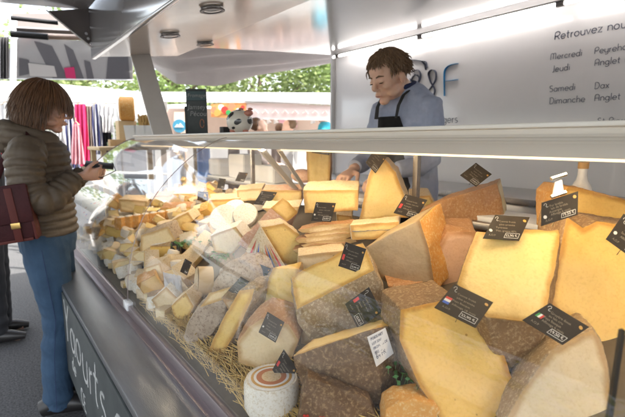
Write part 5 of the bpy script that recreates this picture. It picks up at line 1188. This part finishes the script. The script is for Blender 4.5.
# people across
def far_person(px, d, z, shirt, hair, label, face=-1, sc_=1.):
    b = U(px, 140, d); b.z = z-1.7*sc_; I = Matrix.Translation(b) @ Matrix.Rotation(math.atan2(rv.y*face, rv.x*face), 4, 'Z') @ Matrix.Scale(sc_, 4)
    T = lambda *p: I @ Vector(p); ox = I.to_3x3().normalized() @ Vector((1, 0, 0))
    e = empty('person', label, 'person', b); bm = NB(); head_pieces(bm, I @ Matrix.Translation((.02, 0, 1.46)) @ Matrix.Rotation(R(15), 4, 'Y'))
    tube(bm, [T(0, 0, .9), T(0, 0, 1.2), T(0, 0, 1.38), T(0, 0, 1.43), T(.02, 0, 1.52)], [(.14, .1), (.16, .1), (.15, .1), (.06, .06), (.055, .055)], 12, up=ox)
    for s in (-1, 1): tube(bm, [T(0, .18*s, 1.34), T(.06, .21*s, 1.1), T(.26, .15*s, 1.05)], [.04, .035, .028], 8); hand(bm, T(.26, .15*s, 1.05), -UP, ox, W0.to_3x3() @ Vector((0, -s, 0)), .95, .5); tube(bm, [T(0, .1*s, .95), T(0, .1*s, .5), T(0, .1*s, .06), T(.12, .1*s, .03)], [.08, .055, .04, .03], 8)
    link('body', fuse(bm, .010, 2), M['skin'], e, 80)
    bm = NB(); tube(bm, [T(0, 0, .86), T(0, 0, 1.1), T(0, 0, 1.3), T(0, 0, 1.40), T(0, 0, 1.45)], [(.17, .125), (.17, .125), (.2, .13), (.17, .11), (.075, .07)], 16, up=ox)
    for s in (-1, 1): tube(bm, [T(0, .15*s, 1.36), T(.02, .22*s, 1.28), T(.06, .235*s, 1.12), T(.16, .19*s, 1.08)], [.06, .065, .055, .045], 10)
    link('shirt', fuse(bm, .012, 2), M[shirt], e, 80)
    bm = NB(); tube(bm, [T(0, 0, .98), T(0, 0, .84)], [(.17, .12), (.17, .12)], 14, up=ox)
    for s in (-1, 1): tube(bm, [T(0, .09*s, .9), T(0, .1*s, .5), T(0, .1*s, .07)], [.1, .08, .06], 10)
    obj('trousers', bm, M['trouser'], e, 60)
    bm = NB(); q = bmesh.ops.create_icosphere(bm, subdivisions=3, radius=1); 
    for v in q['verts']:
        d_ = v.co.copy(); v.co = I @ (Vector((d_.x*.100-.012+(-.018 if d_.x > .5 and d_.z < .5 else 0), d_.y*.088, d_.z*.098+1.625))+d_*.008*noise.noise(d_*5))
    obj('hair', bm, M[hair], e, 60); return e
far_person(325, 7.0, 1.93, 'teal', 'hair', 'man in bright teal shirt at the stall opposite', -1, 1.0)
far_person(291, 7.0, 1.72, 'blackc', 'hair', 'dark-haired person in black at the stall opposite, left of the teal shirt', -1, .9)
far_person(281, 7.4, 1.66, 'taupe', 'hair2', 'person with grey-brown hair at the stall opposite, farthest of the group', 1, .9)
far_person(257, 5.6, 1.66, 'taupe', 'hair2', 'brown-haired person in taupe behind the cow money box', 1, .92)
# side counter with big cheese wheel, wheat bundle and paper bags
e = empty('side_table', 'small draped side table beyond the end of the display case', 'table', (U(128, 150, 4.0).x, U(128, 150, 4.0).y, 0))
ct = U(128, 146, 4.0)
bm = NB(); box(bm, (ct.x, ct.y, ct.z-.02), (.60, .5, .03), None, .004); obj('table_top', bm, M['wood'], e)
for sx_ in (-1, 1):
    for sy_ in (-1, 1): bm = NB(); box(bm, (ct.x+.26*sx_, ct.y+.21*sy_, (ct.z-.035)/2), (.04, .04, ct.z-.035)); obj('leg', bm, M['wood'], e)
zt = ct.z-.005
def onT(px, d=4.0): p = U(px, 140, d); p.z = zt; return p
p = U(127, 109, 3.95)
ww = empty('standing_cheese_wheel', 'large whole cheese wheel standing upright above the side table', 'cheese', onT(127))
ax_ = (rv*.9+fh*.35).normalized(); 
bm = NB(); tube(bm, [p-ax_*.065, p-ax_*.055, p+ax_*.055, p+ax_*.065], [.095, .112, .112, .095], 32); obj('rind', bm, Q['orange'], ww, 50)
bm = NB(); cyl(bm, p-ax_*.066, p-ax_*.068, .09, None, 32); obj('face', bm, Q['cream'], ww, 50)
bm = NB(); q_ = onT(127); box(bm, (q_.x, q_.y, (zt+p.z-.11)/2), (.16, .12, p.z-.11-zt), None, .006); obj('crate_stand', bm, M['wood'], ww)
p = onT(147); bm = NB()
for i in range(60): 
    a = rs.uniform(0, 6.28); r_ = rs.uniform(0, .05); q0 = p+Vector((math.cos(a)*r_*.5, math.sin(a)*r_*.5, 0)); q1 = p+Vector((math.cos(a)*r_*1.5, math.sin(a)*r_*1.5, rs.uniform(.2, .30))); tube(bm, [q0, q0.lerp(q1, .5), q1], [.004, .005, .009], 5)
o = obj('wheat_bundle', bm, M['reedbag']); tagp(o, 'bundle of dried wheat standing behind the slanting strut', 'dried wheat')
for i, (px, lb_) in enumerate(((132, 'left open white paper bag with a small dark print on the side table'), (142, 'middle open white paper bag with a small dark print on the side table'), (152, 'right open white paper bag with a small dark print on the side table'))):
    p = onT(px, 3.85); bm = NB()
    for a_, b_ in (((-.045, -.03), (.045, -.03)), ((.045, -.03), (.045, .03)), ((.045, .03), (-.045, .03)), ((-.045, .03), (-.045, -.03))):
        A_ = p+rv*a_[0]*.85+fh*a_[1]*.85; B_ = p+rv*b_[0]*.85+fh*b_[1]*.85; C_ = p+rv*b_[0]*1.2+fh*b_[1]*1.2+UP*.19; D_ = p+rv*a_[0]*1.2+fh*a_[1]*1.2+UP*.19; bm.faces.new([bm.verts.new(q) for q in (A_, B_, C_, D_)])
    bmesh.ops.remove_doubles(bm, verts=bm.verts, dist=1e-5); bmesh.ops.solidify(bm, geom=bm.faces[:], thickness=.002); o = obj('paper_bag', bm, M['paper'], None, 0); tagp(o, lb_, 'paper bag', 'white paper bags on the side table')
    bm = NB(); q_ = p+UP*.05-fh*.033; cyl(bm, q_, q_-fh*.003, .014, None, 10); obj('print', bm, M['black'], o)
p = onT(116, 3.9); bm = NB(); box(bm, p+UP*.035, (.12, .09, .06), None, .005); o = obj('wooden_crate', bm, M['bag']); tagp(o, 'small brown crate left of the standing cheese wheel', 'crate')
p = onT(97, 4.3)
# clothes stall: rail and garments
def garment(px, py0, wpx, hpx, d, m, shape, label, name='hanging_garment'):
    bm = NB(); s_ = d/F; W_, H_ = wpx*s_, hpx*s_; top = U(px, py0, d); nx, nz = 18, 16; V = []
    for i in range(nx):
        for j in range(nz):
            u_, v_ = i/(nx-1)*2-1, j/(nz-1)
            wd = {'dress': .55+.45*v_, 'shirt': 1. if v_ < .35 else .72, 'scarf': .9+.1*math.sin(v_*4), 'trousers': .8+.15*v_}[shape]
            p = top+rv*(u_*W_/2*wd)-UP*(v_*H_)+fh*(.035*math.sin(u_*9+v_*2)*(.3+v_)); V.append(bm.verts.new(p))
    for i in range(nx-1):
        for j in range(nz-1):
            if shape == 'trousers' and v_ > .3 and j > 5 and i == nx//2-1: continue
            bm.faces.new((V[i*nz+j], V[(i+1)*nz+j], V[(i+1)*nz+j+1], V[i*nz+j+1]))
    bmesh.ops.solidify(bm, geom=bm.faces[:], thickness=.006); e = empty(name, label, 'garment', top); obj('cloth', bm, M[m], e, 80)
    bm = NB(); tube(bm, [top+rv*W_*.28-UP*.01, top+UP*.03, top-rv*W_*.28-UP*.01], .004, 5); tube(bm, [top+UP*.03, top+UP*.07], .003, 5); obj('hanger', bm, M['wood'], e); return e
dG = 5.0
bm = NB(); tube(bm, [U(-40, 101, dG), U(118, 103, dG+.3)], .012, 8); pa, pb = U(-40, 101, dG), U(118, 103, dG+.3)
for p in (pa, pb): tube(bm, [p, Vector((p.x, p.y, 0))], .014, 8)
o = obj('clothes_rail', bm, M['alu']); tagp(o, 'metal clothes rail behind the woman', 'clothes rail')
for a in [(6, 104, 18, 60, dG, 'whitec', 'shirt', 'white shirt hanging at the left edge behind the woman'), (-4, 104, 16, 60, dG+.2, 'bwstripe', 'dress', 'red and white striped garment at the left edge'), (17, 108, 9, 55, dG, 'pinkl', 'dress', 'pale pink garment hanging just left of the woman'),
          (69, 108, 13, 60, dG-.1, 'navystripe', 'dress', 'navy and white striped dress hanging right of the woman\'s face'), (80, 104, 12, 62, dG, 'pinkc', 'scarf', 'bright pink dress hanging right of the striped one'), (76, 124, 12, 40, dG-.2, 'pinkl', 'dress', 'pale pink skirt in front of the bright pink dress'),
          (88, 106, 8, 50, dG+.1, 'taupe', 'scarf', 'taupe garment hanging right of the bright pink dress'), (96, 104, 9, 50, dG+.1, 'navystripe', 'scarf', 'narrow striped scarf left of the white shirt'), (107, 106, 13, 26, dG+.1, 'whitec', 'shirt', 'white shirt hanging left of the cheese wheel'),
          (106, 130, 12, 30, dG+.2, 'blackc', 'trousers', 'dark shorts hanging below the white shirt'), (60, 108, 9, 60, dG+.1, 'whitec', 'scarf', 'white garment partly behind the woman\'s face')]: garment(*a)
# rows of garments beyond the truck end: seen mirrored in the glossy ceiling
for i, (x, m, lb_) in enumerate([(2.0, 'whitec', 'long white garment'), (2.35, 'skyc', 'pale blue trousers'), (2.8, 'taupe', 'taupe coat'), (3.15, 'pinkc', 'bright pink trousers'), (3.5, 'taupe', 'brown garment'), (3.9, 'whitec', 'white blouse'), (4.25, 'blackc', 'black coat'), (4.6, 'canvasd', 'grey coat')]):
    M.setdefault('canvasd', M['taupe']); top = Vector((x, 5.4, 1.30)); bm = NB(); nx, nz = 10, 12; V = []
    for a in range(nx):
        for b in range(nz):
            u_, v_ = a/(nx-1)*2-1, b/(nz-1); V.append(bm.verts.new(top+Vector((u_*.13*(.8+.2*v_), .03*math.sin(u_*8), -v_*.8))))
    for a in range(nx-1):
        for b in range(nz-1): bm.faces.new((V[a*nz+b], V[(a+1)*nz+b], V[(a+1)*nz+b+1], V[a*nz+b+1]))
    bmesh.ops.solidify(bm, geom=bm.faces[:], thickness=.006); o = obj('hanging_garment', bm, M[m], None, 80); tagp(o, lb_+' on the low rail behind the truck end', 'garment')
bm = NB(); tube(bm, [(1.7, 5.4, 1.32), (4.9, 5.4, 1.32)], .012, 8); tube(bm, [(1.7, 5.4, 1.32), (1.7, 5.4, 0)], .012, 8); tube(bm, [(4.9, 5.4, 1.32), (4.9, 5.4, 0)], .012, 8); o = obj('clothes_rail', bm, M['alu']); tagp(o, 'low clothes rail behind the truck end', 'clothes rail')

# white tents left behind
def tent(x, y, w_, d_, z, label, group='white market tents'):
    e = empty('market_tent', label, 'market tent', (x, y, 0), group); bm = NB(); a = [(x-w_/2, y-d_/2, z), (x+w_/2, y-d_/2, z), (x+w_/2, y+d_/2, z), (x-w_/2, y+d_/2, z)]; ap_ = bm.verts.new((x, y, z+.22)); vs = [bm.verts.new(p) for p in a]; lo = [bm.verts.new((p[0], p[1], z-.25)) for p in a]
    for i in range(4): bm.faces.new((vs[i], vs[(i+1) % 4], ap_)); bm.faces.new((vs[i], lo[i], lo[(i+1) % 4], vs[(i+1) % 4]))
    obj('tent_roof', bm, M['tent'], e, 0)
    for p in a: bm = NB(); cyl(bm, (p[0]*.98+x*.02, p[1]*.98+y*.02, 0), (p[0]*.98+x*.02, p[1]*.98+y*.02, z-.05), .025, None, 8); obj('pole', bm, M['alu'], e)
tent(.9, 8.6, 3.2, 3.0, 2.12, 'white market tent straight behind the hanging clothes'); tent(-2.6, 7.4, 3.0, 3.0, 2.3, 'white market tent left of the hanging clothes'); tent(-4.0, 3.2, 3.2, 3.4, 2.3, 'white market tent across the aisle from the display case')
tent(4.6, 11.6, 3.2, 3.0, 2.15, 'white market tent behind the stall opposite')
bm = NB(); polyprism(bm, [(-5.6, 1.4, 0), (-5.6, 9.4, 0), (-5.6, 9.4, 1.9), (-5.6, 1.4, 1.9)], (.05, 0, 0)); o = obj('tent_wall', bm, M['tent'], None, 0); tagp(o, 'white canvas side wall across the aisle', 'tent wall')

# ------------------------------------------------------------------ trees
def tree(x, y, h, cr, m, label, seed, n=2600, zlow=.32):
    rs = random.Random(seed); e = empty('tree', label, 'tree', (x, y, 0), 'trees around the market')
    bm = NB(); tube(bm, [(x, y, 0), (x+.1, y, h*.25), (x-.05, y+.1, h*.5), (x, y, h*.75)], [.22, .17, .12, .05], 10)
    for i in range(9):
        a = rs.uniform(0, 6.28); z = h*rs.uniform(.25, .6); tube(bm, [(x, y, z), (x+math.cos(a)*cr*.4, y+math.sin(a)*cr*.4, z+h*.12), (x+math.cos(a)*cr*.8, y+math.sin(a)*cr*.8, z+h*.2)], [.07, .045, .015], 6)
    obj('trunk', bm, M['bark'], e)
    bm = NB(); cl = [(rs.gauss(0, .45), rs.gauss(0, .45), rs.uniform(-1, 1)) for _ in range(34)]
    for i in range(n):
        c = rs.choice(cl); t = Vector((rs.gauss(0, .17), rs.gauss(0, .17), rs.gauss(0, .13))); p = Vector((x+(c[0]+t.x)*cr, y+(c[1]+t.y)*cr, h*(zlow+(1-zlow)*.5)+(c[2]*.8+t.z*1.5)*h*(1-zlow)*.5))
        X_, Y_, Z_ = frame((rs.uniform(-1, 1), rs.uniform(-1, 1), rs.uniform(-.2, 1))); s_ = rs.uniform(.05, .11)
        bm.faces.new([bm.verts.new(p+X_*s_), bm.verts.new(p+Y_*s_*.6), bm.verts.new(p-X_*s_), bm.verts.new(p-Y_*s_*.6)])
    obj('crown', bm, m, e, 0)
TR = [(5.5, 15, 5.6, 2.6, 'foliage', 'green tree behind the stall opposite, left one'), (8.2, 13.6, 5.2, 2.4, 'foliage2', 'light green tree behind the stall opposite, centre one'), (10.5, 12.0, 5.6, 2.6, 'foliage', 'green tree behind the stall opposite, right one'),
      (2.9, 17, 5.4, 2.4, 'foliage2', 'pale green tree beyond the white tent and strut'), (.3, 18, 5.0, 2.6, 'foliage', 'distant tree above the tents on the left'), (13.5, 13.5, 6, 2.6, 'foliage2', 'tree hidden behind the truck wall edge'),
      (-7.5, 5.5, 6, 2.6, 'foliage', 'tree across the aisle mirrored in the curved glass'), (-8, 9.5, 6.5, 2.8, 'foliage2', 'tall tree farther along the aisle on the left'), (-7, 1.5, 6, 2.6, 'foliage', 'tree across the aisle nearest the camera')]
for i, (x, y, h, cr, m, lb_) in enumerate(TR): tree(x, y, h, cr, M[m], lb_, 20+i, 6000 if i < 5 else 3500)

# ------------------------------------------------------------------ things inside the truck behind the case
e = empty('back_counter', 'steel work counter along the lettered rear wall', 'counter', (2.75, 1.2, .3))
bm = NB(); box(bm, (2.78, 1.2, 1.02), (.58, 4.4, .04), None, .004); obj('worktop', bm, M['steel'], e)
bm = NB(); box(bm, (2.82, 1.2, .65), (.5, 4.3, .69), None, .004); obj('cabinet', bm, M['lightgrey'], e)
def onC(px, py, x=2.6): p = PL(px, py, 0, x); return p
p = onC(582, 200, 1.36)
p = Vector((1.45, PL(582, 180, 0, 1.45).y, 1.13))
e = empty('bottle', 'white spray bottle with a yellow label behind the case at right', 'bottle', p)
bm = NB(); tube(bm, [p, p+UP*.005, p+UP*.10, p+UP*.13, p+UP*.145, p+UP*.165], [.03, .032, .032, .016, .013, .013], 20); obj('bottle_body', bm, M['plastic'], e, 50)
bm = NB(); tube(bm, [p+UP*.03, p+UP*.09], .0335, 20); obj('label', bm, mat('yellow_label', (.75, .55, .05), .5), e, 50); bm = NB(); cyl(bm, p+UP*.165, p+UP*.185, .015, None, 14); obj('cap', bm, M['seal'], e, 50)
bm = NB(); box(bm, (1.42, .9, 1.115), (.18, 4.2, .02), None, .003); o = obj('serving_board', bm, M['paper']); tagp(o, 'long white serving board behind the rear glass', 'serving board')
for i, (y, w_, h_, lb_) in enumerate(((2.25, .24, .10, 'low white tray behind the case, nearest the vendor'), (2.6, .22, .16, 'tall white tray stack behind the case'), (2.95, .18, .12, 'white tray at the far end behind the case'))):
    bm = NB(); polyprism(bm, [(1.36, y-w_/2, 1.127), (1.50, y-w_/2, 1.127), (1.50, y+w_/2, 1.127), (1.36, y+w_/2, 1.127)], (0, 0, h_)); bmesh.ops.bevel(bm, geom=bm.edges[:], offset=.006, segments=2, affect='EDGES')
    o = obj('tray', bm, M['paper']); tagp(o, lb_, 'tray')
bm = NB(); ell(bm, (1.44, 1.95, 1.18), (.05, .09, .04), None, 3); o = obj('ham_piece', bm, Q['pink']); tagp(o, 'orange-pink cured ham piece behind the case', 'ham')
